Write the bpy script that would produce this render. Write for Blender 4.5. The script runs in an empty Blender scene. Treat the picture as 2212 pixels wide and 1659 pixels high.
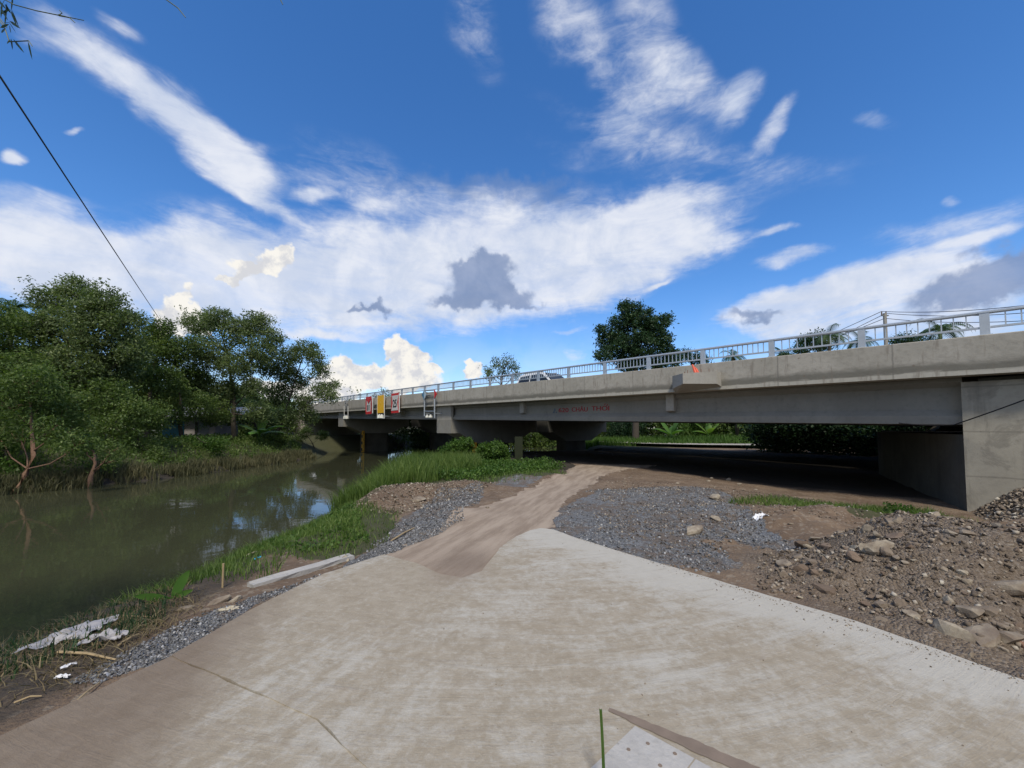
import bpy, bmesh, math, random
import numpy as np
from mathutils import Vector, Matrix
random.seed(7); RS = np.random.RandomState(11)
C = bpy.context.scene.collection
SC = bpy.context.scene
R = math.radians

# ---------------------------------------------------------------- camera, light
CZ = 1.6; FPX = 831.0; PITCH = R(2.5); PY0 = 889.0      # 2212 x 1659 survey units of the view
cd = bpy.data.cameras.new('camera'); cam = bpy.data.objects.new('camera', cd); C.objects.link(cam)
cam.location = (0, 0, CZ); cam.rotation_euler = (R(90) + PITCH, 0, 0)
cd.sensor_width = 36; cd.lens = FPX / 2212 * 36; cd.shift_y = (PY0 - 829.5) / 2212
cd.clip_start = 0.05; cd.clip_end = 3000
SC.camera = cam
SUN_AZ = R(176); SUN_EL = R(54)       # azimuth clockwise from +Y
sd = bpy.data.lights.new('sun', 'SUN'); sun = bpy.data.objects.new('sun', sd); C.objects.link(sun)
sd.energy = 3.3; sd.angle = R(9); sd.color = (1, .93, .81)
sv = Vector((math.sin(SUN_AZ) * math.cos(SUN_EL), math.cos(SUN_AZ) * math.cos(SUN_EL), math.sin(SUN_EL)))
sun.rotation_euler = sv.to_track_quat('Z', 'Y').to_euler(); sun.location = (0, -20, 30)
SC.cycles.max_bounces = 6; SC.cycles.diffuse_bounces = 3; SC.cycles.transparent_max_bounces = 6
SC.view_settings.view_transform = 'Standard'; SC.view_settings.look = 'None'
SC.view_settings.exposure = 0.0; SC.view_settings.gamma = 1


def ray(px, py):
    a = (px - 1106) / FPX; b = (PY0 - py) / FPX
    return (a, math.cos(PITCH) - b * math.sin(PITCH), math.sin(PITCH) + b * math.cos(PITCH))


def at(px, py, Y):                     # point of the place at depth Y
    r = ray(px, py); k = Y / r[1]
    return Vector((r[0] * k, Y, CZ + r[2] * k))


def gp(px, py, z=0.0):                 # point on the ground level z
    r = ray(px, py); k = (z - CZ) / r[2]
    return (r[0] * k, r[1] * k)


class NT:                              # tiny node-graph helper
    def __init__(s, tree): s.t = tree; s.n = tree.nodes; s.l = tree.links
    def new(s, typ, **kw):
        o = s.n.new(typ)
        for k, v in kw.items(): setattr(o, k, v)
        return o
    def put(s, sock, v):
        if v is None: return
        if isinstance(v, bpy.types.NodeSocket): s.l.new(v, sock)
        elif hasattr(v, '__len__') and len(v) == 3 and sock.type == 'RGBA': sock.default_value = (*v, 1)
        else: sock.default_value = v
    def noise(s, vec, scale, detail=4, rough=.55, dist=0., out=0):
        o = s.new('ShaderNodeTexNoise'); s.put(o.inputs['Vector'], vec)
        o.inputs['Scale'].default_value = scale; o.inputs['Detail'].default_value = detail
        o.inputs['Roughness'].default_value = rough; o.inputs['Distortion'].default_value = dist
        return o.outputs[out]
    def voro(s, vec, scale, feat='F1', out='Distance', rnd=1.):
        o = s.new('ShaderNodeTexVoronoi', feature=feat); s.put(o.inputs['Vector'], vec)
        o.inputs['Scale'].default_value = scale; o.inputs['Randomness'].default_value = rnd
        return o.outputs[out]
    def m(s, op, a, b=None, c=None, clamp=False):
        o = s.new('ShaderNodeMath', operation=op, use_clamp=clamp); s.put(o.inputs[0], a); s.put(o.inputs[1], b)
        s.put(o.inputs[2], c); return o.outputs[0]
    def vm(s, op, a, b=None, out=0, scale=None):
        o = s.new('ShaderNodeVectorMath', operation=op); s.put(o.inputs[0], a); s.put(o.inputs[1], b)
        if scale is not None: s.put(o.inputs['Scale'], scale)
        return o.outputs[out]
    def mr(s, v, a, b, c=0., d=1., smooth=True):
        o = s.new('ShaderNodeMapRange', interpolation_type='SMOOTHSTEP' if smooth else 'LINEAR')
        for i, x in enumerate((v, a, b, c, d)): s.put(o.inputs[i], x)
        return o.outputs[0]
    def mix(s, f, a, b, blend='MIX'):
        o = s.new('ShaderNodeMix', data_type='RGBA', blend_type=blend); s.put(o.inputs[0], f)
        s.put(o.inputs[6], a); s.put(o.inputs[7], b); return o.outputs[2]
    def ramp(s, f, stops):
        o = s.new('ShaderNodeValToRGB'); s.put(o.inputs[0], f); e = o.color_ramp.elements
        while len(e) < len(stops): e.new(.5)
        for i, (p, c) in enumerate(stops): e[i].position = p; e[i].color = (*c, 1)
        return o.outputs[0]
    def mapping(s, v, loc=(0, 0, 0), rot=(0, 0, 0), sc=(1, 1, 1), typ='POINT'):
        o = s.new('ShaderNodeMapping', vector_type=typ); s.put(o.inputs[0], v)
        o.inputs['Location'].default_value = loc; o.inputs['Rotation'].default_value = rot; o.inputs['Scale'].default_value = sc
        return o.outputs[0]
    def xyz(s, v): o = s.new('ShaderNodeSeparateXYZ'); s.put(o.inputs[0], v); return o.outputs
    def cxyz(s, x=0., y=0., z=0.):
        o = s.new('ShaderNodeCombineXYZ')
        for i, v in enumerate((x, y, z)): s.put(o.inputs[i], v)
        return o.outputs[0]


# ---------------------------------------------------------------- sky: Nishita air plus clouds fixed to world directions
w = bpy.data.worlds.new('World'); SC.world = w; w.use_nodes = True
g = NT(w.node_tree); g.n.clear()
sky = g.new('ShaderNodeTexSky', sky_type='NISHITA'); sky.sun_disc = False
sky.sun_elevation = SUN_EL; sky.sun_rotation = SUN_AZ; sky.air_density = 1.0; sky.dust_density = .25; sky.ozone_density = 3.5
tc = g.new('ShaderNodeTexCoord').outputs['Generated']
d = g.vm('NORMALIZE', tc); dx, dy, dz = g.xyz(d)
az = g.m('ARCTAN2', dx, dy); el = g.m('ARCSINE', dz); ae0 = g.cxyz(az, el, 0.)
wn = g.new('ShaderNodeTexNoise'); g.put(wn.inputs['Vector'], d); wn.inputs['Scale'].default_value = 5; wn.inputs['Detail'].default_value = 6
warp = g.vm('SUBTRACT', wn.outputs['Color'], (.5, .5, .5))
ae = g.vm('ADD', ae0, g.vm('ADD', g.vm('SCALE', warp, scale=.12), g.vm('SCALE', warp, scale=0.)))
wn2 = g.new('ShaderNodeTexNoise'); g.put(wn2.inputs['Vector'], d); wn2.inputs['Scale'].default_value = 26; wn2.inputs['Detail'].default_value = 5
ae2 = g.vm('ADD', ae0, g.vm('SCALE', g.vm('SUBTRACT', wn2.outputs['Color'], (.5, .5, .5)), scale=.075))


def azel(px, py):
    x, y, z = ray(px, py); return np.array([math.atan2(x, y), math.atan2(z, math.hypot(x, y))])


def field(vec, blobs, soft=1.35):
    acc = None; vx_, vy_, _z = g.xyz(vec)
    for (px, py, rx, ry, rot, st) in blobs:
        c = azel(px, py); a = R(rot)
        va = azel(px + rx * math.cos(a), py + rx * math.sin(a)) - c
        vb = azel(px - ry * math.sin(a), py + ry * math.cos(a)) - c
        mp = g.mapping(g.cxyz(vx_, vy_, 0. if acc is None else acc), (c[0], c[1], 0), (0, 0, math.atan2(va[1], va[0])), (np.hypot(*va), np.hypot(*vb), 1e7), 'TEXTURE')
        v = g.mr(g.vm('LENGTH', mp, out='Value'), soft, .15, 0., st)
        acc = v if acc is None else g.m('ADD', acc, g.m('MULTIPLY', v, g.m('SUBTRACT', 1.15, acc)))
    return acc


SOFT = [(150, 90, 150, 34, 30, .36), (300, 190, 170, 22, 36, .62), (250, 150, 150, 46, 34, .25), (430, 300, 130, 46, 42, .8), (520, 365, 100, 44, 30, .8), (560, 438, 100, 16, 22, .7),
        (250, 60, 60, 12, 30, .3), (640, 380, 130, 40, 15, .2), (1250, 345, 200, 40, 8, .14), (1750, 380, 300, 40, -10, .12), (60, 450, 110, 50, 8, .6), (70, 560, 230, 55, 8, .9), (330, 570, 260, 45, 6, .85), (150, 500, 120, 22, 14, .6), (15, 315, 26, 16, 0, .9),
        (420, 620, 280, 62, 0, 1.), (760, 600, 350, 84, -4, 1.), (1100, 560, 350, 95, -8, 1.), (1350, 525, 190, 66, -10, 1.), (1490, 530, 80, 24, -12, 1.), (1390, 465, 70, 26, -20, .85),
        (900, 680, 330, 60, -4, .55), (1230, 610, 220, 45, -12, .8),
        (1840, 625, 260, 40, -18, .95), (1700, 670, 180, 35, -16, .9), (2000, 600, 150, 28, -10, .9), (1660, 715, 120, 22, 0, .6), (1715, 552, 90, 18, -12, .7),
        (2120, 515, 110, 13, -14, .85), (2080, 480, 230, 34, -10, .38), (1900, 700, 300, 60, -5, .7), (2050, 650, 180, 60, -5, .6),
        (1215, 50, 80, 60, 50, .30), (1280, 100, 60, 44, 50, .26), (1400, 110, 110, 80, 40, .36), (1470, 180, 110, 66, 30, .40), (1590, 200, 75, 30, -58, .5),
        (1660, 270, 65, 22, -58, .55), (1340, 240, 80, 60, 40, .4), (1380, 310, 300, 40, 10, .2), (1550, 330, 150, 30, 5, .16), (1895, 255, 60, 22, 12, .5),
        (1020, 50, 70, 60, 40, .3), (690, 428, 40, 14, 0, .7), (830, 440, 42, 15, -5, .6), (800, 370, 160, 50, 20, .22), (980, 440, 200, 40, 0, .35), (690, 722, 80, 8, 2, .7),
        (1230, 712, 36, 6, -10, .5), (1410, 627, 28, 5, -18, .6), (1675, 490, 45, 8, -12, .55), (1250, 752, 45, 14, 10, .35), (2060, 420, 20, 10, 0, .3), (170, 283, 26, 6, 8, .45)]
CUM = [(600, 548, 42, 26, 0, 1.), (560, 575, 60, 24, 0, 1.), (510, 600, 40, 14, 0, .8), (390, 650, 42, 34, 0, 1.), (400, 690, 80, 35, 0, 1.), (560, 850, 60, 40, 0, .8),
       (745, 805, 60, 42, 0, 1.), (855, 752, 30, 34, 0, 1.), (890, 775, 42, 34, 0, 1.), (850, 820, 110, 34, 0, 1.), (935, 800, 36, 12, 0, .8), (1022, 800, 24, 20, 0, 1.), (700, 850, 90, 34, 0, 1.)]
DARK = [(1035, 575, 36, 24, 0, 1.), (1005, 598, 40, 28, 0, 1.), (1070, 590, 42, 30, 0, 1.), (1040, 635, 66, 30, 0, 1.), (1105, 645, 44, 22, 0, .9), (975, 655, 46, 15, 0, .75), (1140, 660, 40, 9, 0, .6), (805, 664, 44, 13, 8, .8), (765, 660, 26, 7, 0, .6), (2150, 600, 130, 38, -14, 1.), (2190, 560, 110, 34, -16, .9),
        (2100, 640, 160, 26, -8, .8), (1600, 690, 50, 15, -6, .65), (1660, 692, 44, 11, 0, .55), (1130, 415, 190, 34, 2, .38), (880, 395, 150, 30, 6, .25)]
st = g.mapping(d, (0, 0, 0), (0, R(25), R(20)), (1., 1., 3.2))
fib = g.noise(st, 5.5, 7, .62, .6); fine = g.noise(d, 9, 5, .6, .3)
fs = field(ae, SOFT, 1.75)
ms = g.m('ADD', fs, g.m('MULTIPLY', g.m('SUBTRACT', fib, .5), g.m('MULTIPLY', g.mr(fs, 0., .3), 1.0)))
ms = g.m('ADD', ms, g.m('MULTIPLY', g.m('SUBTRACT', fine, .5), g.m('MULTIPLY', g.mr(fs, 0., .35), .55)))
ms = g.m('ADD', ms, g.m('MULTIPLY', g.m('SUBTRACT', g.noise(st, 16, 6, .65, .8), .5), g.m('MULTIPLY', g.mr(fs, 0., .35), .6)))
ms = g.mr(ms, .07, .98, 0., .98); ms = g.m('MULTIPLY', ms, g.mr(fib, .3, .6, .8, 1.)); ms = g.m('MAXIMUM', ms, g.m('MULTIPLY', g.mr(el, .34, .0), g.mr(fine, .3, .7, .12, .42)))
fc = field(ae2, CUM); mc = g.mr(fc, .26, .60)
fd = field(g.vm('ADD', ae0, g.vm('ADD', g.vm('SCALE', warp, scale=.05), g.vm('SCALE', g.vm('SUBTRACT', wn2.outputs['Color'], (.5, .5, .5)), scale=.095))), DARK, 1.6)
md = g.mr(fd, .06, .85)
hsv = g.new('ShaderNodeHueSaturation'); hsv.inputs['Saturation'].default_value = 1.24; hsv.inputs['Value'].default_value = 1.55
g.put(hsv.inputs['Color'], sky.outputs[0])
SKY_K = 0.10
air = g.mix(1., hsv.outputs[0], (1.03, 1.07, 1.20), 'MULTIPLY')
K = 1 / SKY_K
softc = g.mix(g.mr(fine, .35, .65), (.62 * K, .69 * K, .84 * K), (.82 * K, .85 * K, .93 * K))
cumc = g.mix(g.mr(g.noise(d, 24, 6, .65), .38, .58), (.68 * K, .69 * K, .73 * K), (.96 * K, .93 * K, .87 * K))
darkc = g.mix(g.mr(fine, .3, .7), (.19 * K, .27 * K, .46 * K), (.28 * K, .36 * K, .56 * K))
col = g.mix(ms, air, softc); col = g.mix(g.m('MULTIPLY', md, .85), col, darkc); col = g.mix(mc, col, cumc)
# clouds behind the viewer, unseen and whitened to neutralise the sky light
back = g.m('MULTIPLY', g.mr(g.noise(d, 2.2, 5, .6, .5), .34, .56), g.mr(dy, .05, -.35, 0., .92))
col = g.mix(back, col, (.70 * K, .70 * K, .70 * K))
bg = g.new('ShaderNodeBackground'); g.put(bg.inputs[0], col); bg.inputs[1].default_value = SKY_K
g.l.new(bg.outputs[0], g.new('ShaderNodeOutputWorld').inputs[0])

# ---------------------------------------------------------------- mesh helpers
class MB:
    def __init__(s): s.v = []; s.f = []
    def box8(s, p):                      # p: 4 bottom then 4 top points, same winding
        b = len(s.v); s.v += [tuple(q) for q in p]
        s.f += [(b, b + 3, b + 2, b + 1), (b + 4, b + 5, b + 6, b + 7)] + [(b + i, b + (i + 1) % 4, b + 4 + (i + 1) % 4, b + 4 + i) for i in range(4)]
        return s
    def box(s, x0, x1, y0, y1, z0, z1):
        return s.box8([(x0, y0, z0), (x1, y0, z0), (x1, y1, z0), (x0, y1, z0), (x0, y0, z1), (x1, y0, z1), (x1, y1, z1), (x0, y1, z1)])
    def loft(s, rings, caps=True, closed=True):
        n = len(rings[0]); b = len(s.v)
        for r in rings: s.v += [tuple(q) for q in r]
        for k in range(len(rings) - 1):
            for i in range(n if closed else n - 1):
                j = (i + 1) % n; s.f.append((b + k * n + i, b + k * n + j, b + (k + 1) * n + j, b + (k + 1) * n + i))
        if caps: s.f.append(tuple(b + i for i in reversed(range(n)))); s.f.append(tuple(b + (len(rings) - 1) * n + i for i in range(n)))
        return s
    def tube(s, pts, rad, n=8):
        pts = [Vector(p) for p in pts]; rings = []
        rad = rad if hasattr(rad, '__len__') else [rad] * len(pts)
        up = Vector((0, 0, 1)); 
        for i, p in enumerate(pts):
            t = (pts[min(i + 1, len(pts) - 1)] - pts[max(i - 1, 0)]).normalized()
            a = t.cross(up if abs(t.z) < .95 else Vector((1, 0, 0))).normalized(); c = a.cross(t)
            rings.append([p + (a * math.cos(k * 2 * math.pi / n) + c * math.sin(k * 2 * math.pi / n)) * rad[i] for k in range(n)])
        return s.loft(rings)
    def poly(s, pts): b = len(s.v); s.v += [tuple(p) for p in pts]; s.f.append(tuple(range(b, b + len(pts)))); return s
    def build(s, name, mat, parent=None, origin=None, smooth=False, fix=True):
        me = bpy.data.meshes.new(name); o = Vector(origin) if origin is not None else (Vector(parent['_o']) if parent is not None and '_o' in parent else Vector((0, 0, 0)))
        me.from_pydata([(v[0] - o.x, v[1] - o.y, v[2] - o.z) for v in s.v], [], s.f)
        if fix:
            bm = bmesh.new(); bm.from_mesh(me); bmesh.ops.recalc_face_normals(bm, faces=bm.faces); bm.to_mesh(me); bm.free()
        if smooth: me.polygons.foreach_set('use_smooth', [True] * len(me.polygons))
        ob = bpy.data.objects.new(name, me); C.objects.link(ob)
        if mat: me.materials.append(mat)
        if parent is not None:
            ob.parent = parent; ob['_o'] = tuple(o)
            if origin is not None and '_o' in parent: ob.location = o - Vector(parent['_o'])
        else:
            ob.location = o; ob['_o'] = tuple(o)
        return ob


def tag(o, label=None, cat=None, group=None, kind=None):
    if label: o['label'] = label
    if cat: o['category'] = cat
    if group: o['group'] = group
    if kind: o['kind'] = kind
    return o


def empty(name, loc, label, cat, group=None, rz=0):
    o = bpy.data.objects.new(name, None); C.objects.link(o); o.location = loc; o.rotation_euler.z = rz; o.empty_display_size = .2
    o['_o'] = tuple(loc); return tag(o, label, cat, group)


def np_mesh(name, V, F, mat, parent=None, smooth=False, attrs=None, origin=None):
    """V (n,3), F (m,k) numpy; same k for all faces"""
    V = np.asarray(V, dtype=np.float32)
    o = Vector(origin) if origin is not None else (Vector(parent['_o']) if parent is not None and '_o' in parent else Vector((0, 0, 0)))
    V = V - np.array(o, dtype=np.float32)
    me = bpy.data.meshes.new(name); F = np.asarray(F, dtype=np.int32); k = F.shape[1]
    me.vertices.add(len(V)); me.vertices.foreach_set('co', V.ravel())
    me.loops.add(F.size); me.loops.foreach_set('vertex_index', F.ravel())
    me.polygons.add(len(F)); me.polygons.foreach_set('loop_start', np.arange(0, F.size, k, dtype=np.int32))
    if smooth: me.polygons.foreach_set('use_smooth', np.ones(len(F), dtype=bool))
    for nm, (dt, arr) in (attrs or {}).items():
        a = me.attributes.new(nm, dt, 'POINT'); a.data.foreach_set('color' if dt == 'FLOAT_COLOR' else 'value', np.asarray(arr, dtype=np.float32).ravel())
    me.update(calc_edges=True)
    ob = bpy.data.objects.new(name, me); C.objects.link(ob); me.materials.append(mat)
    if parent is not None: ob.parent = parent
    else: ob.location = o
    ob['_o'] = tuple(o)
    return ob


def vnoise(x, y, seed=0):
    xi = np.floor(x).astype(np.int64); yi = np.floor(y).astype(np.int64); fx = x - xi; fy = y - yi
    fx = fx * fx * (3 - 2 * fx); fy = fy * fy * (3 - 2 * fy)
    def h(a, b):
        n = (a * 374761393 + b * 668265263 + seed * 974711) & 0x7fffffff
        n = ((n ^ (n >> 13)) * 1274126177) & 0x7fffffff
        return ((n ^ (n >> 16)) & 0xffff) / 65535.
    return (h(xi, yi) * (1 - fx) + h(xi + 1, yi) * fx) * (1 - fy) + (h(xi, yi + 1) * (1 - fx) + h(xi + 1, yi + 1) * fx) * fy


def fbm(x, y, sc=1., oct=4, seed=0):
    r = 0; a = .5; x = np.asarray(x, float) * sc; y = np.asarray(y, float) * sc
    for i in range(oct): r = r + a * (vnoise(x + i * 17.3, y - i * 9.1, seed + i) - .5) * 2; a *= .5; x = x * 2.03; y = y * 2.03
    return r


def sm(a, b, x): t = np.clip((x - a) / (b - a), 0, 1); return t * t * (3 - 2 * t)


def inpoly(P, x, y):
    ins = np.zeros(np.shape(x), bool); n = len(P)
    for i in range(n):
        x0, y0 = P[i]; x1, y1 = P[(i + 1) % n]
        if y0 == y1: continue
        ins ^= ((y0 > y) != (y1 > y)) & (x < (x1 - x0) * (y - y0) / (y1 - y0) + x0)
    return ins


# ---------------------------------------------------------------- materials
def mat(name):
    m_ = bpy.data.materials.new(name); m_.use_nodes = True; t = NT(m_.node_tree); t.n.clear()
    t.b = t.new('ShaderNodeBsdfPrincipled'); t.o = t.new('ShaderNodeOutputMaterial'); t.l.new(t.b.outputs[0], t.o.inputs[0])
    t.P = t.new('ShaderNodeNewGeometry').outputs['Position']; t.mat = m_
    t.O = t.new('ShaderNodeTexCoord').outputs['Object']
    return t


def fin(t, col, rough=.9, h=None, hd=.01, hs=1., metal=0., spec=.3):
    t.put(t.b.inputs['Base Color'], col); t.put(t.b.inputs['Roughness'], rough); t.put(t.b.inputs['Metallic'], metal)
    t.b.inputs['Specular IOR Level'].default_value = spec
    if h is not None:
        bp = t.new('ShaderNodeBump'); bp.inputs['Strength'].default_value = hs; bp.inputs['Distance'].default_value = hd
        t.put(bp.inputs['Height'], h); t.l.new(bp.outputs[0], t.b.inputs['Normal'])
    return t.mat


def plain(name, c, rough=.6, metal=0., var=.15, sc=8.):
    t = mat(name); n = t.noise(t.O, sc, 4)
    return fin(t, t.mix(n, tuple(x * (1 - var) for x in c), tuple(min(1, x * (1 + var)) for x in c)), rough, metal=metal)


def concrete(name, c, c2, stain=.5, sc=1., lines=0):
    t = mat(name)
    n1 = t.noise(t.P, .7 * sc, 6, .6, .4); n2 = t.noise(t.P, 9 * sc, 6, .65); n3 = t.noise(t.P, 55, 3)
    drip = t.noise(t.mapping(t.P, sc=(2.2, 2.2, .22)), 1.6, 6, .65)
    col = t.mix(t.mr(n1, .3, .7), c, c2); col = t.mix(t.m('MULTIPLY', t.mr(n2, .45, .75), .35), col, tuple(x * .62 for x in c))
    col = t.mix(t.m('MULTIPLY', t.mr(drip, .52, .72), stain), col, tuple(x * .5 for x in c))
    if lines:
        zz = t.xyz(t.P)[2]; fr = t.m('ABSOLUTE', t.m('SUBTRACT', t.m('FRACT', t.m('MULTIPLY', t.m('ADD', zz, t.m('MULTIPLY', n1, .10)), 1 / lines)), .5))
        col = t.mix(t.m('MULTIPLY', t.mr(fr, 0., .03, 1., 0.), .5), col, tuple(x * .5 for x in c))
        blot = t.noise(t.mapping(t.P, (3, 1, 5)), .9, 7, .7, 1.2); col = t.mix(t.m('MULTIPLY', t.mr(blot, .52, .6), .45), col, tuple(x * .6 for x in c))
    pit = t.mr(t.voro(t.P, 7), .05, .09, 1., 0.)
    col = t.mix(t.m('MULTIPLY', pit, .5), col, tuple(x * .45 for x in c))
    return fin(t, col, .9, t.m('ADD', t.m('MULTIPLY', n2, .7), t.m('MULTIPLY', n3, .35)), .012, .6)


AL = R(-40); EX, EY = math.sin(AL), math.cos(AL); NX, NY = math.cos(AL), -math.sin(AL); BD = 13.7


def bw(s, t, z): return (NX * (BD + t) + EX * s, NY * (BD + t) + EY * s, z)
def z_rail(s): return 4.29 + .023 * s
def z_par(s): return 3.72 + .0225 * s
def z_slab(s): return 2.83 + .0155 * s
def z_gb(s): return 1.69 + .0225 * s
def fs_(px, py, t=0.):                   # (s, z) where a sight line meets the bridge-parallel plane t
    r = ray(px, py); k = (BD + t) / (r[0] * NX + r[1] * NY)
    return (r[0] * EX + r[1] * EY) * k, CZ + r[2] * k


M_CONC = concrete('concrete', (.30, .285, .25), (.36, .345, .31), .35)
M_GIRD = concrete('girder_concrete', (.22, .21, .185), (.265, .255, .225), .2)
M_SHADED = concrete('shade_toned_concrete', (.085, .08, .066), (.125, .118, .098), .4)  # shade under the bridges put into a darker concrete colour
M_ABUT = concrete('abutment_concrete', (.30, .275, .225), (.40, .37, .30), .6, .8, 1.05)
M_PIER = concrete('pier_concrete', (.31, .29, .25), (.37, .35, .31), .3)
# parapet: joints and a damp band low on the face
t = mat('parapet_concrete'); X, Y, Z = t.xyz(t.P)
S = t.m('ADD', t.m('MULTIPLY', X, EX), t.m('MULTIPLY', Y, EY))
V = t.m('SUBTRACT', Z, t.m('MULTIPLY_ADD', S, .0155, 2.83))
H = t.m('SUBTRACT', t.m('MULTIPLY_ADD', S, .0225, 3.72), Z)
n1 = t.noise(t.P, .9, 6, .6, .5); n2 = t.noise(t.P, 8, 6, .65); n3 = t.noise(t.mapping(t.P, sc=(.5, .5, 2.)), 2.2, 6, .7, .6)
col = t.mix(t.mr(n1, .3, .7), (.33, .31, .265), (.40, .375, .325))
col = t.mix(t.m('MULTIPLY', t.mr(n2, .42, .72), .4), col, (.20, .185, .155))
vv = t.m('ADD', V, t.m('MULTIPLY', t.m('SUBTRACT', n3, .5), .34))
band = t.m('MULTIPLY', t.mr(vv, .07, .15), t.mr(vv, .22, .42, 1., 0.))
col = t.mix(t.m('MULTIPLY', band, .82), col, (.12, .115, .095))
lip = t.mr(V, .10, .12, 1., 0.); col = t.mix(t.m('MULTIPLY', lip, .6), col, (.44, .42, .36))
jn = t.m('ABSOLUTE', t.m('SUBTRACT', t.m('FRACT', t.m('MULTIPLY', t.m('ADD', S, t.m('MULTIPLY', n3, .05)), .40)), .5))
joint = t.mr(jn, .0, .012, 1., 0.); col = t.mix(t.m('MULTIPLY', joint, .6), col, (.14, .13, .115))
st_ = t.m('MULTIPLY', t.mr(t.noise(t.mapping(t.P, sc=(3, 3, .5)), 2.6, 5, .6), .53, .70), .6); col = t.mix(st_, col, (.19, .165, .135))
spots = t.m('MULTIPLY', t.mr(t.m('ADD', t.voro(t.P, 2.3), t.m('MULTIPLY', n2, .05)), .05, .11, 1., 0.), .6); col = t.mix(spots, col, (.16, .12, .09))
M_PAR = fin(t, col, .9, n2, .012, .6)
M_GALV = plain('galvanised_steel', (.46, .50, .54), .45, .55, .12, 5)
M_RUST = plain('rusted_rebar', (.16, .06, .03), .8)
M_PIPE = plain('orange_conduit', (.62, .10, .05), .5)
M_DARK = plain('black_cable', (.015, .015, .018), .6)
M_YEL = plain('yellow_paint', (.75, .42, .02), .45, var=.12, sc=2)
M_YDK = plain('gauge_yellow', (.72, .38, .03), .5)
M_REDP = plain('red_paint', (.50, .03, .03), .5)
M_REDT = plain('red_lettering', (.30, .03, .035), .7)
M_BLUT = plain('grey_blue_paint', (.10, .13, .17), .7)
M_BLUE = plain('blue_paint', (.03, .15, .26), .5); M_LBL = plain('pale_blue_paint', (.35, .45, .52), .5)
M_WHT = plain('white_paint', (.55, .55, .53), .5, var=.08); M_BLK = plain('black_paint', (.02, .02, .022), .5)
M_GREY = plain('grey_paint', (.22, .23, .24), .5)
M_GLASS = plain('dark_glass', (.02, .025, .03), .08)
M_CARW = plain('white_car_paint', (.75, .76, .78), .22, var=.02); M_TYRE = plain('tyre_rubber', (.02, .02, .02), .9)
M_LAMP = plain('signal_lamp_white', (.8, .8, .72), .35)

# leaves
def leafmat(name, a, b, c, trans=.35, rough=.5):
    t = mat(name); at_ = t.new('ShaderNodeAttribute', attribute_name='rnd').outputs['Fac']
    n = t.noise(t.P, .55, 3); n2 = t.noise(t.P, 3.5, 2)
    col = t.ramp(t.m('ADD', t.m('MULTIPLY', at_, .55), t.m('MULTIPLY', t.mr(t.m('ADD', t.m('MULTIPLY', n, .6), t.m('MULTIPLY', n2, .4)), .35, .65), .45)), [(0., a), (.5, b), (1., c)])
    t.put(t.b.inputs['Base Color'], col); t.b.inputs['Roughness'].default_value = rough; t.b.inputs['Specular IOR Level'].default_value = .25
    tr = t.new('ShaderNodeBsdfTranslucent'); t.put(tr.inputs[0], t.mix(1., col, (1.3, 1.5, .6), 'MULTIPLY'))
    mx = t.new('ShaderNodeMixShader'); mx.inputs[0].default_value = trans
    t.l.new(t.b.outputs[0], mx.inputs[1]); t.l.new(tr.outputs[0], mx.inputs[2]); t.l.new(mx.outputs[0], t.o.inputs[0])
    return t.mat


L_MID = leafmat('leaf_mid_green', (.042, .070, .020), (.092, .142, .038), (.18, .23, .068))
L_GREY = leafmat('leaf_grey_green', (.052, .080, .036), (.108, .150, .060), (.21, .25, .108))
L_DARK = leafmat('leaf_dark_green', (.012, .030, .014), (.028, .062, .026), (.06, .115, .042), .2)
L_LIGHT = leafmat('leaf_fresh_green', (.03, .065, .012), (.065, .13, .025), (.13, .21, .045))
L_GRASS = leafmat('grass_blade_green', (.045, .082, .02), (.10, .16, .036), (.20, .26, .075), .35)
L_DRY = leafmat('dry_straw', (.08, .06, .03), (.17, .13, .07), (.30, .25, .14), .15, .8)
L_REED = leafmat('reed_olive', (.05, .055, .025), (.10, .10, .05), (.19, .17, .09), .2, .7)
L_BAN = leafmat('banana_leaf_green', (.05, .12, .025), (.09, .19, .04), (.2, .3, .07), .4)
L_PALM = leafmat('palm_leaf_green', (.02, .045, .018), (.045, .085, .03), (.10, .14, .06), .25)


def bark(name, a, b):
    t = mat(name); n = t.noise(t.mapping(t.P, sc=(4, 4, 1)), 5, 6, .7)
    return fin(t, t.mix(n, a, b), .95, n, .02)


B_GREY = bark('bark_grey', (.045, .036, .028), (.13, .11, .085)); B_RED = bark('bark_reddish', (.10, .05, .03), (.30, .19, .13))
B_DARK = bark('bark_dark', (.03, .025, .02), (.09, .075, .06))

# ---------------------------------------------------------------- terrain
WZ = -1.3
NB = [(-8, -13.), (2, -7.6), (4.5, -7.0), (7, -6.3), (9, -5.9), (14, -5.9), (18, -6.8), (24, -7.4), (27.5, -6.2), (31.5, -1.0), (34, 5.2), (38, 6.5), (60, 6.), (95, -1.), (150, -30)]
FB = [(-8, -34), (6, -27.), (12, -24.), (17, -22.0), (20, -20.8), (24, -19.6), (32, -19.4), (37, -19.0), (42, -20.5), (48, -23.), (60, -20.), (80, -15.), (95, -16.), (150, -48)]


def curve_x(P, y): return np.interp(y, [p[0] for p in P], [p[1] for p in P])


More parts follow.
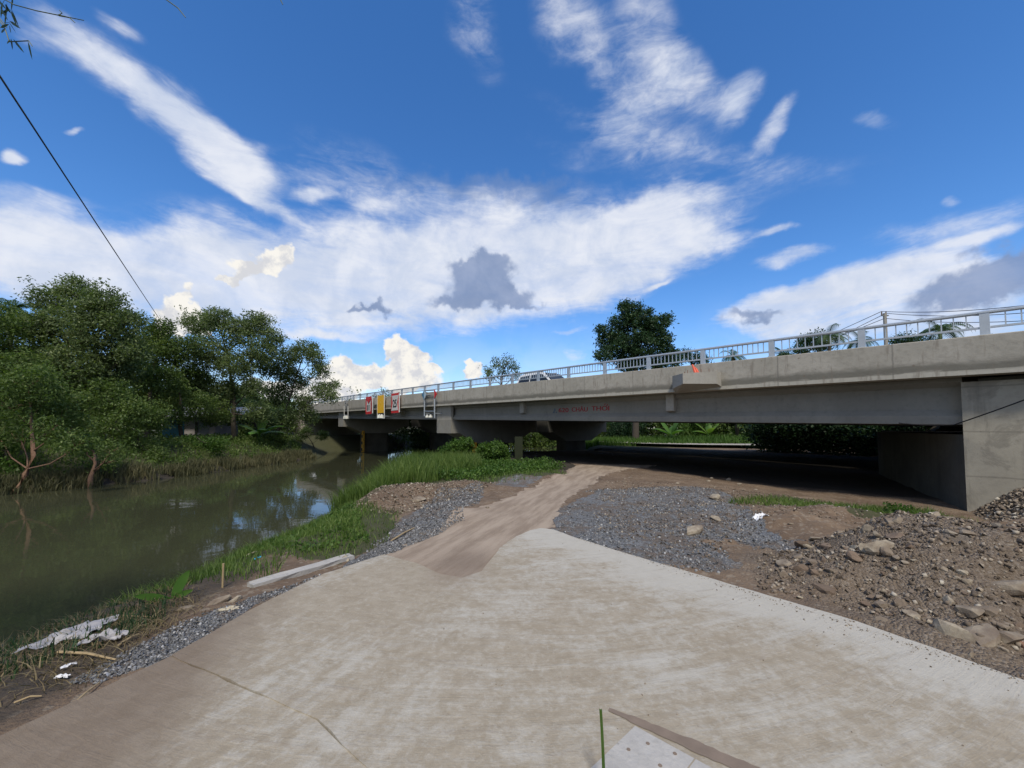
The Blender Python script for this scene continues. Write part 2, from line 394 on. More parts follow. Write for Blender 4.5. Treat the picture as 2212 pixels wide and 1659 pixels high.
SLAB = [gp(*p) for p in [(370, 1425), (560, 1315), (700, 1245), (830, 1203), (900, 1222), (950, 1246), (1000, 1254), (1040, 1240), (1062, 1212), (1078, 1190), (1115, 1163), (1145, 1150), (1168, 1145), (1195, 1148), (1240, 1165), (1400, 1215), (1700, 1305), (1850, 1350), (2212, 1480)]] + [(4.6, 1.0), (4.6, -3), (-6, -3), (-6, .8), gp(0, 1600), gp(180, 1515)]
GRAV = [[(330, 1380), (380, 1350), (545, 1300), (760, 1215), (830, 1175), (900, 1140), (1000, 1120), (960, 1145), (880, 1180), (700, 1245), (540, 1320), (420, 1400), (220, 1475), (150, 1470)],
        [(800, 1195), (850, 1135), (955, 1065), (1050, 1050), (1040, 1075), (985, 1105), (1000, 1120), (880, 1175)],
        [(1055, 1035), (1090, 1018), (1150, 1020), (1170, 1035), (1120, 1050), (1070, 1050)],
        [(1200, 1150), (1212, 1090), (1300, 1062), (1370, 1046), (1500, 1048), (1560, 1064), (1620, 1100), (1645, 1140), (1740, 1185), (1690, 1197), (1600, 1168), (1510, 1165), (1600, 1222), (1560, 1235), (1450, 1222), (1330, 1195)],
        [(1720, 1170), (1800, 1180), (1880, 1205), (1830, 1215), (1740, 1190)], [(2020, 1240), (2120, 1265), (2080, 1300), (2020, 1270)]]
GRAV = [[gp(*p) for p in P] for P in GRAV]
TRACK = [[gp(*p) for p in P] for P in [[(700, 1300), (830, 1200), (1000, 1105), (1110, 1065), (1215, 1018), (1250, 996), (1420, 996), (1310, 1016), (1275, 1045), (1215, 1085), (1195, 1150), (1060, 1260)]]]
GREEN = [[gp(x, y, z) for x, y, z in P] for P in [
    [(760, 1110, -.6), (740, 1050, -1.2), (800, 1010, -1.2), (950, 1000, -.3), (1210, 1012, -.1), (1190, 1035, -.1), (1060, 1045, -.1), (850, 1080, -.1), (790, 1130, -.3)],
    [(560, 1180, -.9), (640, 1110, -1.2), (720, 1105, -.9), (740, 1130, -.4), (860, 1120, -.1), (840, 1170, 0), (740, 1215, 0), (640, 1240, -.2), (580, 1230, -.5)],
    [(1650, 1075, -.3), (1750, 1090, -.35), (1990, 1135, -.4), (1960, 1150, -.3), (1860, 1150, -.2), (1740, 1110, -.2)]]]


def wallline(x, y):      # distance to the right of the embankment toe line
    ax, ay, bx, by = 10.9, 9.3, 6.6, 4.0; L = math.hypot(bx - ax, by - ay)
    return ((x - ax) * (by - ay) - (y - ay) * (bx - ax)) / L * -1


BUMPS = [(-2.9, 8.6, .5, .9, .30), (-2.2, 9.6, .7, .7, .28), (-1.2, 10.6, .9, .6, .22), (-1.3, 7.4, .5, .8, .14), (.2, 12.5, .8, .6, .22), (1.2, 13.4, .8, .6, .16),
         (2.6, 9.6, .8, .6, .10), (4.6, 9.6, .9, .8, .16), (3.9, 7.5, .6, .5, .14), (4.7, 6.6, .6, .8, .16), (2.2, 6.5, .8, .7, .05), (6.0, 7.2, 1.2, .5, .20), (4.6, 5.2, .8, .5, .12),
         (4.55, 4.6, .7, .45, .42), (4.05, 3.85, .7, .5, .36), (5.1, 3.8, .9, .7, .44), (6.3, 3.3, 1.3, .9, .42), (3.75, 3.15, .4, .3, .10), (3.3, 4.1, .4, .35, .14), (5.7, 4.8, .8, .5, .25), (7.5, 5.5, .9, .7, .3)]


def base_z(x, y, detail=True):
    x = np.asarray(x, float); y = np.asarray(y, float)
    xb = curve_x(NB, y); sl = (curve_x(NB, y + .5) - curve_x(NB, y - .5))
    dn = (x - xb) / np.sqrt(1 + sl * sl) + .5 * fbm(x, y, .6, 3, 5) * sm(0, 3, y)
    Wd = np.interp(y, [0, 5, 9, 12, 16, 40], [4.9, 4.3, 3.2, 2.4, 2.0, 2.5])
    land = np.interp(y, [0, 8, 15, 20, 40, 60], [0, -.03, -.12, -.18, -.2, .2])
    land = land - .30 * sm(5, 9.5, x) * sm(5.5, 8, y) * sm(24, 12, y)
    emb = wallline(x, y); land = land + np.clip(emb, 0, 3.2) * .8 * sm(30, 26, y - 0 * x)
    for (cx, cy, rx, ry, h) in BUMPS: land = land + h * np.exp(-((x - cx) / rx) ** 2 - ((y - cy) / ry) ** 2)
    land = land + .5 * sm(10, 30, x) * sm(34, 44, y)
    zn = np.where(dn > 0, WZ + (land - WZ) * sm(0, 1, dn / Wd) ** .8, WZ - np.minimum(1.2, -dn * .45))
    df = (curve_x(FB, y) - x) + .6 * fbm(x, y, .5, 3, 9)
    zf = np.where(df > 0, WZ + 1.55 * sm(0, 4.5, df) + .25 * sm(0, .4, df), WZ - np.minimum(1.2, -df * .45))
    z = np.maximum(zn, zf)
    if detail:
        rg = sm(.15, 1, (x + 20) / 12)
        trk = np.zeros_like(z)
        for P in TRACK: trk = np.maximum(trk, inpoly(P, x, y))
        rub = sm(2.2, 3.2, x) * sm(8.5, 6.5, y) + sm(.1, .6, emb) * .8
        z = z + fbm(x, y, 1.3, 4, 3) * .05 * (1 - .8 * trk) + fbm(x, y, 6, 4, 4) * (.012 + .06 * np.clip(rub, 0, 1)) * (1 - .95 * trk)
        slab = inpoly(SLAB, x, y); near = inpoly([(a + (a - .3) * .03, b + (b - 3) * .03) for a, b in SLAB], x, y)
        z = np.where(slab, np.minimum(z, -.05), z); z = np.where(near & ~slab & (x > -3), np.minimum(z, .0), z)
    return z


def axis(parts):
    out = []
    for a, b, st in parts: out += list(np.arange(a, b, st))
    return np.array(out + [parts[-1][1]])


xs = axis([(-900, -100, 80), (-100, -45, 8), (-45, -10, .7), (-10, -3, .08), (-3, 7.5, .05), (7.5, 13, .1), (13, 45, 1.), (45, 100, 8), (100, 900, 80)])
ys = axis([(-300, -10, 30), (-10, 1.5, .5), (1.5, 7, .045), (7, 12, .07), (12, 20, .13), (20, 60, .6), (60, 140, 4), (140, 1200, 80)])
GX, GY = np.meshgrid(xs, ys); GZ = base_z(GX, GY)
fx = GX + .22 * fbm(GX, GY, 2.2, 5, 21); fy = GY + .22 * fbm(GX, GY, 2.2, 5, 31)
mg = np.zeros(GX.shape); mt = np.zeros(GX.shape); mv = np.zeros(GX.shape)
for P in GRAV: mg = np.maximum(mg, inpoly(P, fx, fy))
for P in TRACK: mt = np.maximum(mt, inpoly(P, fx, fy))
for P in GREEN: mv = np.maximum(mv, inpoly(P, fx, fy))
emb = wallline(GX, GY)
mv = np.maximum(mv, ((GX < curve_x(FB, GY) - .6) | (GY > 36)).astype(float) * (1 - ((GX > 0) & (GY < 30))))
mg = mg * (1 - mt); mm = sm(.0, -.22, GZ + .05 * fbm(GX, GY, 1.5, 3, 61)) * (GX < 3) * (1 - mv) * (1 - .9 * mg)    # wet mud low on the bank
tt_ = GX * NX + GY * NY - BD; ss_ = GX * EX + GY * EY; mm = np.maximum(mm, .95 * sm(1.0, 3.0, tt_ + .5 * fbm(GX, GY, .8, 3, 41)) * sm(19.5, 18, tt_) * sm(-3, 0, ss_) * sm(32, 27, ss_) * (1 - .6 * mt))  # bridge shade painted onto the ground through the mud mask
mm = np.maximum(mm, .62 * (1 - mg) * sm(-2.5, -3.0, GX + .2 * fbm(GX, GY, 1.5, 3, 81)) * sm(5.5, 4.5, GY))
colr = np.stack([mg, mv, mt, np.maximum(sm(-.2, .5, emb) * (GX > 4) * (GY > 5), .8 * sm(2.4, 3.4, GX + .5 * fbm(GX, GY, 1.1, 4, 71)) * sm(5.6, 4.8, GY + .5 * fbm(GX, GY, 1.3, 4, 72)))], -1)
nx_, ny_ = len(xs), len(ys); idx = np.arange(nx_ * ny_).reshape(ny_, nx_)
Fq = np.stack([idx[:-1, :-1], idx[:-1, 1:], idx[1:, 1:], idx[1:, :-1]], -1).reshape(-1, 4)

t = mat('ground'); att = t.new('ShaderNodeAttribute', attribute_name='mask'); sep = t.new('ShaderNodeSeparateColor'); t.l.new(att.outputs['Color'], sep.inputs[0])
mG, mV, mT = sep.outputs[0], sep.outputs[1], sep.outputs[2]; mE = att.outputs['Alpha']
mM = t.new('ShaderNodeAttribute', attribute_name='mud').outputs['Fac']  # bank mud and the painted shade under the bridges
n1 = t.noise(t.P, 1.1, 6, .6, .3); n2 = t.noise(t.P, 7, 6, .65); n3 = t.noise(t.P, 38, 4, .6)
soil = t.mix(t.mr(n1, .3, .7), (.13, .088, .058), (.215, .155, .105)); soil = t.mix(t.m('MULTIPLY', t.mr(n2, .45, .7), .5), soil, (.10, .072, .052))
crumb = t.voro(t.P, 24, out='Color'); cs = t.new('ShaderNodeSeparateColor'); t.l.new(crumb, cs.inputs[0])
soil = t.mix(t.m('MULTIPLY', t.mr(cs.outputs[0], .82, .86), .5), soil, (.28, .235, .18))
v = t.voro(t.P, 55, out='Color'); vs = t.new('ShaderNodeSeparateColor'); t.l.new(v, vs.inputs[0]); vd = t.voro(t.P, 55)
grav = t.ramp(vs.outputs[0], [(0., (.10, .103, .106)), (.4, (.165, .17, .175)), (.8, (.23, .235, .24)), (1., (.34, .34, .34))])
grav = t.mix(t.m('MULTIPLY', t.mr(t.m('ADD', t.m('MULTIPLY', n2, .5), t.m('MULTIPLY', n1, .5)), .46, .55), .85), grav, (.165, .128, .098))
track = t.mix(t.mr(t.noise(t.mapping(t.P, rot=(0, 0, R(-20)), sc=(.33, 2.2, 1), typ='TEXTURE'), 1.6, 7, .65), .35, .65), (.235, .18, .132), (.36, .29, .222))
track = t.mix(t.m('MULTIPLY', t.mr(n3, .5, .7), .25), track, (.38, .33, .27))
veg = t.mix(n2, (.03, .04, .015), (.075, .08, .035))
mud = t.mix(n2, (.028, .024, .019), (.062, .052, .040))  # bank mud colour, also used for the painted shade under the bridges
embc = t.mix(.5, t.ramp(vs.outputs[1], [(0., (.10, .08, .06)), (.6, (.19, .153, .118)), (.9, (.29, .25, .20)), (1., (.36, .33, .29))]), t.mix(n2, (.12, .09, .064), (.23, .18, .13)))
mg_ = t.mr(t.m('ADD', mG, t.m('MULTIPLY', t.m('SUBTRACT', n2, .5), .9)), .35, .6)
mt_ = t.mr(t.m('ADD', mT, t.m('MULTIPLY', t.m('SUBTRACT', n2, .5), .5)), .3, .75)
pd = t.vm('LENGTH', t.vm('MULTIPLY', t.vm('SUBTRACT', t.P, (-.55, 4.7, 0.)), (1.5, 1., 0.)), out='Value')
track = t.mix(t.m('MULTIPLY', t.mr(pd, .1, .9, 1., 0.), .6), track, (.16, .12, .09))
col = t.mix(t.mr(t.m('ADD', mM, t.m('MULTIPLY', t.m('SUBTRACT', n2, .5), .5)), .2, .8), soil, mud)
col = t.mix(t.m('MULTIPLY', mt_, .95), col, track); col = t.mix(mg_, col, grav)
col = t.mix(t.m('MULTIPLY', t.mr(t.m('ADD', mV, t.m('MULTIPLY', t.m('SUBTRACT', n2, .5), .7)), .3, .7), .9), col, veg)
col = t.mix(mE, col, embc)
hh = t.m('ADD', t.m('MULTIPLY', t.m('SUBTRACT', 1., vd), t.m('MULTIPLY', t.m('MAXIMUM', mg_, mE), 1.1)), t.m('MULTIPLY', n3, t.m('SUBTRACT', 1.1, t.m('MULTIPLY', mt_, .9))))
M_GROUND = fin(t, col, .95, hh, .028, .9)
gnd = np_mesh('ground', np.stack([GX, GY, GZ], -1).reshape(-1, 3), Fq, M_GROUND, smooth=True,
              attrs={'mask': ('FLOAT_COLOR', colr.reshape(-1, 4)), 'mud': ('FLOAT', mm.ravel())})  # mud attribute also holds the painted shade under the bridges
tag(gnd, 'brown bare earth with gravel, mud and green banks', 'ground', kind='structure')

# water
t = mat('river_water'); n = t.noise(t.mapping(t.P, sc=(1, 1, 1)), 1.4, 3, .5, .3); nb = t.noise(t.P, 6, 3, .5)
t.b.inputs['IOR'].default_value = 1.33
M_WATER = fin(t, t.mix(t.noise(t.P, .12, 3), (.040, .043, .023), (.058, .060, .033)), .025, t.m('ADD', n, t.m('MULTIPLY', nb, .15)), .012, .35, spec=.5)
wt = MB(); wt.poly([(-45, -40, WZ), (12, -40, WZ), (12, 160, WZ), (-60, 160, WZ)])
tag(wt.build('water', M_WATER), 'still olive brown river water reflecting trees and sky', 'river', kind='structure')

# concrete slab: main panel and a lower panel, joint between them
t = mat('dusty_concrete'); X, Y, Z = t.xyz(t.P)
A = (.64, 6.08); Bq = (3.19, 2.47); Lq = math.hypot(Bq[0] - A[0], Bq[1] - A[1]); ux, uy = (Bq[0] - A[0]) / Lq, (Bq[1] - A[1]) / Lq
de = t.m('ADD', t.m('MULTIPLY', t.m('SUBTRACT', X, A[0]), uy), t.m('MULTIPLY', t.m('SUBTRACT', Y, A[1]), -ux))   # <0 inside, distance from right edge
de = t.m('ABSOLUTE', de)
ra = t.m('SQRT', t.m('ADD', t.m('POWER', t.m('SUBTRACT', X, -.2), 2.), t.m('POWER', t.m('SUBTRACT', Y, 8.5), 2.)))
aa = t.m('ARCTAN2', t.m('SUBTRACT', X, -.2), t.m('SUBTRACT', 8.5, Y))
arc = t.noise(t.vm('ADD', t.cxyz(t.m('MULTIPLY', ra, 3.4), t.m('MULTIPLY', aa, 3.2), 0.), t.vm('SCALE', t.noise(t.P, 1.6, 4, .6, 0., 1), scale=.5)), 1.5, 8, .72, .5)
arc2 = t.noise(t.vm('ADD', t.cxyz(t.m('MULTIPLY', ra, 12.), t.m('MULTIPLY', aa, 5.), 0.), t.vm('SCALE', t.noise(t.P, 2.2, 4, .6, 0., 1), scale=.8)), 1.6, 6, .75, .4)
strt = t.noise(t.mapping(t.P, rot=(0, 0, R(-22)), sc=(.22, 1.3, 1), typ='TEXTURE'), 1.4, 9, .75, .3)
lw = t.mr(t.m('ADD', X, t.m('MULTIPLY', Y, -.10)), -.2, -1.6)
stk = t.m('ADD', t.m('MULTIPLY', strt, lw), t.m('MULTIPLY', arc, t.m('SUBTRACT', 1., lw)))
n1 = t.noise(t.P, 1.3, 7, .62, .6); n2 = t.noise(t.P, 8, 7, .7, .4); n3 = t.noise(t.P, 60, 4, .6); n4 = t.noise(t.P, 22, 5, .7)
clean = t.m('ADD', t.m('ADD', t.m('MULTIPLY', stk, .6), t.m('MULTIPLY', n1, .4)), t.m('ADD', t.m('MULTIPLY', n2, .18), t.m('MULTIPLY', arc2, .28)))
clean = t.m('ADD', clean, t.mr(de, .0, .9, .22, -.04)); clean = t.m('ADD', clean, t.mr(Y, 2.4, 6.0, -.02, .05))
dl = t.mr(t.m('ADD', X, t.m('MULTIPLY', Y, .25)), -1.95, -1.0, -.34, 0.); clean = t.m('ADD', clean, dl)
trk_ = t.mr(t.m('ABSOLUTE', t.m('SUBTRACT', t.m('SUBTRACT', X, t.m('MULTIPLY', t.m('SUBTRACT', Y, 4.6), .38)), -.95)), .25, .9, -.16, 0.)
clean = t.m('ADD', clean, t.m('MULTIPLY', trk_, t.mr(Y, 2.5, 4.2)))
dust = t.mix(t.mr(n2, .3, .7), (.285, .24, .175), (.355, .308, .238)); conc = t.mix(n2, (.375, .350, .298), (.475, .450, .395))
col = t.mix(t.mr(t.m('ADD', clean, t.m('ADD', t.m('MULTIPLY', t.m('SUBTRACT', n4, .5), .24), t.m('MULTIPLY', t.m('SUBTRACT', n3, .5), .12))), .61, .86), dust, conc); col = t.mix(t.m('MULTIPLY', t.mr(n4, .5, .7), .4), col, (.44, .405, .345)); col = t.mix(t.m('MULTIPLY', t.mr(arc2, .56, .66), .3), col, (.21, .165, .125))
col = t.mix(t.m('MULTIPLY', t.mr(t.voro(t.P, 9), .03, .06, 1., 0.), .35), col, (.14, .11, .09))
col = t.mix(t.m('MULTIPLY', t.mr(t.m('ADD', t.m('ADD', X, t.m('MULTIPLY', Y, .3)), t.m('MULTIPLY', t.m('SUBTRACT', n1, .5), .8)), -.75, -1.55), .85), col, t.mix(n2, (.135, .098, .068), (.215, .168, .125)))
pd = t.m('SQRT', t.m('ADD', t.m('POWER', t.m('MULTIPLY', t.m('SUBTRACT', X, -.62), 1.6), 2.), t.m('POWER', t.m('SUBTRACT', Y, 4.35), 2.)))
col = t.mix(t.m('MULTIPLY', t.mr(t.m('ADD', pd, t.m('MULTIPLY', n1, .4)), .25, .95, 1., 0.), .55), col, (.20, .15, .11))
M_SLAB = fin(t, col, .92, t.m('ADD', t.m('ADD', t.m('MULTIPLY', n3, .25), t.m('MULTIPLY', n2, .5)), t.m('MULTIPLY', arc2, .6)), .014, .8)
cutA = gp(370, 1425); cutB = (-1.05, 2.15); cutC = (-.2, 1.5)
iL = SLAB.index(SLAB[0])
ins = lambda P, z, zb: (P, z, zb)


def slab_mesh(P, zt, zb):
    bm = bmesh.new(); P = [p for p in P]
    top = [bm.verts.new((x, y, zt)) for x, y in P]; bot = [bm.verts.new((x, y, zb)) for x, y in P]
    bm.faces.new(top); bm.faces.new(bot[::-1])
    for i in range(len(P)): j = (i + 1) % len(P); bm.faces.new((top[i], bot[i], bot[j], top[j]))
    bmesh.ops.recalc_face_normals(bm, faces=bm.faces)
    me = bpy.data.meshes.new('slab'); bm.to_mesh(me); bm.free(); return me


def densify(P, st=.12, amp=.008):
    out = []
    for i in range(len(P)):
        a = P[i]; b = P[(i + 1) % len(P)]; L = math.hypot(b[0] - a[0], b[1] - a[1]); k = max(1, int(L / st)) if L < 6 else 1
        for q in range(k):
            f = q / k; jx = random.uniform(-amp, amp) if q else 0; jy = random.uniform(-amp, amp) if q else 0
            out.append((a[0] + (b[0] - a[0]) * f + jx, a[1] + (b[1] - a[1]) * f + jy))
    return out


main = SLAB[:19] + [(4.6, 1.0), (4.6, -3), (-.2, -3), cutC, cutB]
low = [(cutA[0] - .003, cutA[1] - .003), (cutB[0] - .003, cutB[1] - .003), (cutC[0] - .003, cutC[1]), (-.203, -3), (-6, -3), (-6, .8), gp(0, 1600), gp(180, 1515)]
o = bpy.data.objects.new('pavement', slab_mesh(densify(main), .032, -.12)); o.data.materials.append(M_SLAB); C.objects.link(o)
tag(o, 'pale concrete pavement slab dusted with brown earth', 'pavement', kind='structure')
o = bpy.data.objects.new('pavement', slab_mesh(densify(low), .026, -.12)); o.data.materials.append(M_SLAB); C.objects.link(o)
tag(o, 'lower concrete pavement panel under brown dust at the left', 'pavement', kind='structure')
# mud strip and cover panels at the near edge
M_MUD = plain('dried_mud', (.20, .155, .12), .9, var=.3, sc=14)
sA, sB = gp(1315, 1532, .036), gp(1570, 1665, .036); mb = MB(); k = 26; up_, dn_ = [], []
for i in range(k + 1):
    f = i / k; x = sA[0] + (sB[0] + .25 - sA[0]) * f; y = sA[1] + (sB[1] - .1 - sA[1]) * f; wd = .012 + .022 * min(1, f * 2) + random.uniform(0, .01)
    up_.append((x + wd * .5, y + wd, .036)); dn_.append((x - wd * .3 - random.uniform(0, .004), y - wd * .8, .036))
for i in range(k): mb.poly([dn_[i], dn_[i + 1], up_[i + 1], up_[i]])
tag(mb.build('mud', M_MUD), 'narrow strip of dried brown mud on the concrete', 'mud', kind='stuff')
M_COVER = concrete('cover_concrete', (.36, .345, .32), (.45, .43, .40), .3, 3)
c0 = Vector((*gp(1372, 1568, .036), 0)); u = Vector((*gp(1500, 1638, .036), 0)) - c0; LU = u.length; u.normalize(); vdir = Vector((*gp(1270, 1665, .036), 0)) - c0; vdir.normalize()
for k in range(2):
    a = c0 + u * (k * (LU + .006)); b = a + u * LU; mb = MB(); P4 = [a, b, b + vdir * .5, a + vdir * .5]
    mb.box8([(p.x, p.y, .006) for p in P4] + [(p.x, p.y, .036) for p in P4])
    ob = mb.build('drain_cover', M_COVER, origin=(a.x, a.y, .006))
    tag(ob, ['concrete cover plate with small holes beside the green grass blade', 'second concrete cover plate at the bottom edge right of the first'][k], 'drain cover', 'concrete drain covers in the pavement')
    for hx, hy in [(.35, .22), (.75, .12), (.7, .5), (.2, .55)]:
        q = a + u * LU * hx + vdir * .3 * hy; hb = MB()
        hb.loft([[(q.x + .010 * math.cos(j * .785) * r_, q.y + .010 * math.sin(j * .785) * r_, z_) for j in range(8)] for r_, z_ in ((1.0, .0365), (.9, .0385))])
        hb.build('lifting_hole', M_MUD, ob)

# ---------------------------------------------------------------- bridge
def bprism(mb, prof, s0, s1):            # prof(s) -> list of (t, z); straight loft from s0 to s1
    mb.loft([[bw(s0, a, z) for a, z in prof(s0)], [bw(s1, a, z) for a, z in prof(s1)]])


SP = [(.1, 24.35), (24.45, 48.9), (49.0, 69.2)]


def build_bridge(T0, label, full):
    br = empty('bridge', bw(24.4, T0 + 4.5, -.2), label, 'bridge')
    S1, S2 = -1.25, 71.
    gt = [T0 + .85 + 1.83 * k for k in range(5)]
    for (a, b) in SP:
        for gi, tt in enumerate(gt):
            mb = MB()
            bprism(mb, lambda s: [(tt - .28, z_gb(s)), (tt + .28, z_gb(s)), (tt + .28, z_gb(s) + .2), (tt + .1, z_gb(s) + .36), (tt + .1, z_slab(s) - .22), (tt + .25, z_slab(s) - .10), (tt + .25, z_slab(s)),
                                  (tt - .25, z_slab(s)), (tt - .25, z_slab(s) - .10), (tt - .1, z_slab(s) - .22), (tt - .1, z_gb(s) + .36), (tt - .28, z_gb(s) + .2)], a, b)
            go = mb.build('girder', M_GIRD, br)
            if gi == 0 and full:
                for q in (7.45, 16.1):
                    s_ = a + q if a > 1 else q
                    if s_ + .4 > b: continue
                    m2 = MB(); m2.box8([bw(s_ - .16, tt - .34, z_gb(s_) + .42), bw(s_ + .16, tt - .34, z_gb(s_) + .42), bw(s_ + .16, tt - .05, z_gb(s_) + .36), bw(s_ - .16, tt - .05, z_gb(s_) + .36),
                                        bw(s_ - .16, tt - .34, z_slab(s_)-.03), bw(s_ + .16, tt - .34, z_slab(s_)-.03), bw(s_ + .16, tt - .05, z_slab(s_)-.03), bw(s_ - .16, tt - .05, z_slab(s_)-.03)])
                    m2.build('diaphragm_end', M_PIER, go)
                if a < 1: global GIRDER0; GIRDER0 = go
    tl, tr_ = T0, T0 + 9.0
    mb = MB(); bprism(mb, lambda s: [(tl + .02, z_slab(s) + .03), (tr_ - .02, z_slab(s) + .03), (tr_ - .02, z_slab(s) + .3), (T0 + 4.5, z_slab(s) + .38), (tl + .02, z_slab(s) + .3)], S1 + .01, S2)
    mb.build('deck_slab', M_SHADED, br)
    for side in ((0, 1) if full else (0,)):
        f = (lambda a: T0 + a) if side == 0 else (lambda a: T0 + 9.0 - a)
        mb = MB(); bprism(mb, lambda s: [(f(0), z_slab(s)), (f(.55), z_slab(s)), (f(.55), z_slab(s) + .025), (f(.30), z_slab(s) + .2), (f(.26), z_par(s)), (f(.012), z_par(s)), (f(0), z_par(s) - .015)], S1, S2)
        par = mb.build('parapet', M_PAR, br)
        if side == 0:
            mb = MB(); bprism(mb, lambda s: [(f(0), z_slab(s)), (f(.4), z_slab(s)), (f(.4), z_par(s) + .02), (f(0), z_par(s) + .02)], S1 - 6, S1 - .10)
            mb.build('approach_parapet', M_PAR, br)
        # railing
        mb = MB(); rr = []
        rt = f(.12)
        for s_ in (S1 - 6, S2): rr.append([bw(s_, rt + .05 * math.cos(j * math.pi / 4 + .39), z_rail(s_) - .045 + .042 * math.sin(j * math.pi / 4 + .39)) for j in range(8)])
        mb.loft(rr)
        rail = mb.build('railing', M_GALV, br, smooth=False)
        post_me = None; s_ = -.28 if side == 0 else -.28; sp = 2.09; first = True; pn = None
        while s_ < S2:
            if post_me is None:
                m2 = MB(); z0, z1 = z_par(s_), z_rail(s_) - .06
                bs = lambda a0, a1, b0, b1, zb, zt: m2.box8([bw(s_ + a0, rt + b0, zb), bw(s_ + a1, rt + b0, zb), bw(s_ + a1, rt + b1, zb), bw(s_ + a0, rt + b1, zb), bw(s_ + a0, rt + b0, zt), bw(s_ + a1, rt + b0, zt), bw(s_ + a1, rt + b1, zt), bw(s_ + a0, rt + b1, zt)])
                bs(-.075, .075, -.045, .045, z0 + .012, z1); bs(-.11, .11, -.085, .085, z0 - .002, z0 + .012)
                bs(-.085, .085, -.055, .055, z1, z1 + .03)
                p0 = m2.build('railing_post', M_GALV, rail, origin=bw(s_, rt, z_par(s_))); post_me = p0.data
            else:
                p0 = bpy.data.objects.new('railing_post', post_me); C.objects.link(p0); p0.parent = rail
                p0.location = Vector(bw(s_, rt, z_par(s_))) - Vector(rail['_o'])
            # bay: lower rail and balusters to the next post
            if s_ + sp < S2:
                m2 = MB(); a, b = s_ + .075, s_ + sp - .075
                m2.box8([bw(a, rt - .025, z_par(a) + .155), bw(b, rt - .025, z_par(b) + .155), bw(b, rt + .025, z_par(b) + .155), bw(a, rt + .025, z_par(a) + .155),
                         bw(a, rt - .025, z_par(a) + .20), bw(b, rt - .025, z_par(b) + .20), bw(b, rt + .025, z_par(b) + .20), bw(a, rt + .025, z_par(a) + .20)])
                nb_ = 13 if s_ > 2.5 else 10
                for j in range(1, nb_):
                    q = a + (b - a) * j / nb_; h = .011
                    m2.box8([bw(q - h, rt - h, z_par(q) + .199), bw(q + h, rt - h, z_par(q) + .199), bw(q + h, rt + h, z_par(q) + .199), bw(q - h, rt + h, z_par(q) + .199),
                             bw(q - h, rt - h, z_rail(q) - .06), bw(q + h, rt - h, z_rail(q) - .06), bw(q + h, rt + h, z_rail(q) - .06), bw(q - h, rt + h, z_rail(q) - .06)])
                m2.build('baluster_panel', M_GALV, rail)
            s_ += sp
        if side == 0:
            for q0 in (-2.37, -4.46):
                p0 = bpy.data.objects.new('railing_post', post_me); C.objects.link(p0); p0.parent = rail
                p0.location = Vector(bw(q0, rt, z_par(q0))) - Vector(rail['_o'])
            m2 = MB(); a, b = -2.3, -.36
            m2.box8([bw(a, rt - .025, z_par(a) + .155), bw(b, rt - .025, z_par(b) + .155), bw(b, rt + .025, z_par(b) + .155), bw(a, rt + .025, z_par(a) + .155),
                     bw(a, rt - .025, z_par(a) + .20), bw(b, rt - .025, z_par(b) + .20), bw(b, rt + .025, z_par(b) + .20), bw(a, rt + .025, z_par(a) + .20)])
            for j in range(1, 9):
                q = a + (b - a) * j / 9; h = .011
                m2.box8([bw(q - h, rt - h, z_par(q) + .199), bw(q + h, rt - h, z_par(q) + .199), bw(q + h, rt + h, z_par(q) + .199), bw(q - h, rt + h, z_par(q) + .199),
                         bw(q - h, rt - h, z_rail(q) - .06), bw(q + h, rt - h, z_rail(q) - .06), bw(q + h, rt + h, z_rail(q) - .06), bw(q - h, rt + h, z_rail(q) - .06)])
            m2.build('baluster_panel', M_GALV, rail)
    # piers: hammerhead cap, ear blocks and a wall column
    for s_ in (24.4, 48.95):
        mb = MB(); g0 = z_gb(s_) - .035; T = T0 + .35; E2 = T0 + 8.65; hw = 1.0
        mb.loft([[bw(q, a, z) for a, z in [(T, g0 - .95), (T + .75, g0 - .95), (T + 2.4, g0 - 1.75), (E2 - 2.4, g0 - 1.75), (E2 - .75, g0 - .95), (E2, g0 - .95), (E2, g0), (T, g0)]] for q in (s_ - hw, s_ + hw)])
        cap = mb.build('pier_cap', M_GIRD, br)  # darker girder tone on the cap paints in the shade below the deck
        for a0, a1 in ((T + .003, T + .2), (E2 - .2, E2 - .003)):
            m2 = MB(); m2.box8([bw(s_ - hw + .003, a0, g0 - .004), bw(s_ + hw - .003, a0, g0 - .004), bw(s_ + hw - .003, a1, g0 - .004), bw(s_ - hw + .003, a1, g0 - .004),
                                bw(s_ - hw + .003, a0, g0 + 1.02), bw(s_ + hw - .003, a0, g0 + 1.02), bw(s_ + hw - .003, a1, g0 + 1.02), bw(s_ - hw + .003, a1, g0 + 1.02)])
            m2.build('ear_block', M_PIER, cap)
        m2 = MB(); ring = []
        for k in range(18):
            a = k / 18 * 2 * math.pi; ct = (T + 3.0 if math.sin(a) < 0 else E2 - 3.0); ring.append((s_ + .6 * math.cos(a), ct + .6 * math.sin(a)))
        m2.loft([[bw(q[0], q[1], z) for q in ring] for z in (-2.6, g0 - 1.74)])
        m2.build('pier_column', M_SHADED, cap, smooth=False)
        for gtt in gt:
            m2 = MB(); m2.box8([bw(s_ - .6, gtt - .22, g0 - .002), bw(s_ + .6, gtt - .22, g0 - .002), bw(s_ + .6, gtt + .22, g0 - .002), bw(s_ - .6, gtt + .22, g0 - .002),
                                bw(s_ - .6, gtt - .22, g0 + .033), bw(s_ + .6, gtt - .22, g0 + .033), bw(s_ + .6, gtt + .22, g0 + .033), bw(s_ - .6, gtt + .22, g0 + .033)])
            m2.build('bearing', M_DARK, cap)
    return br


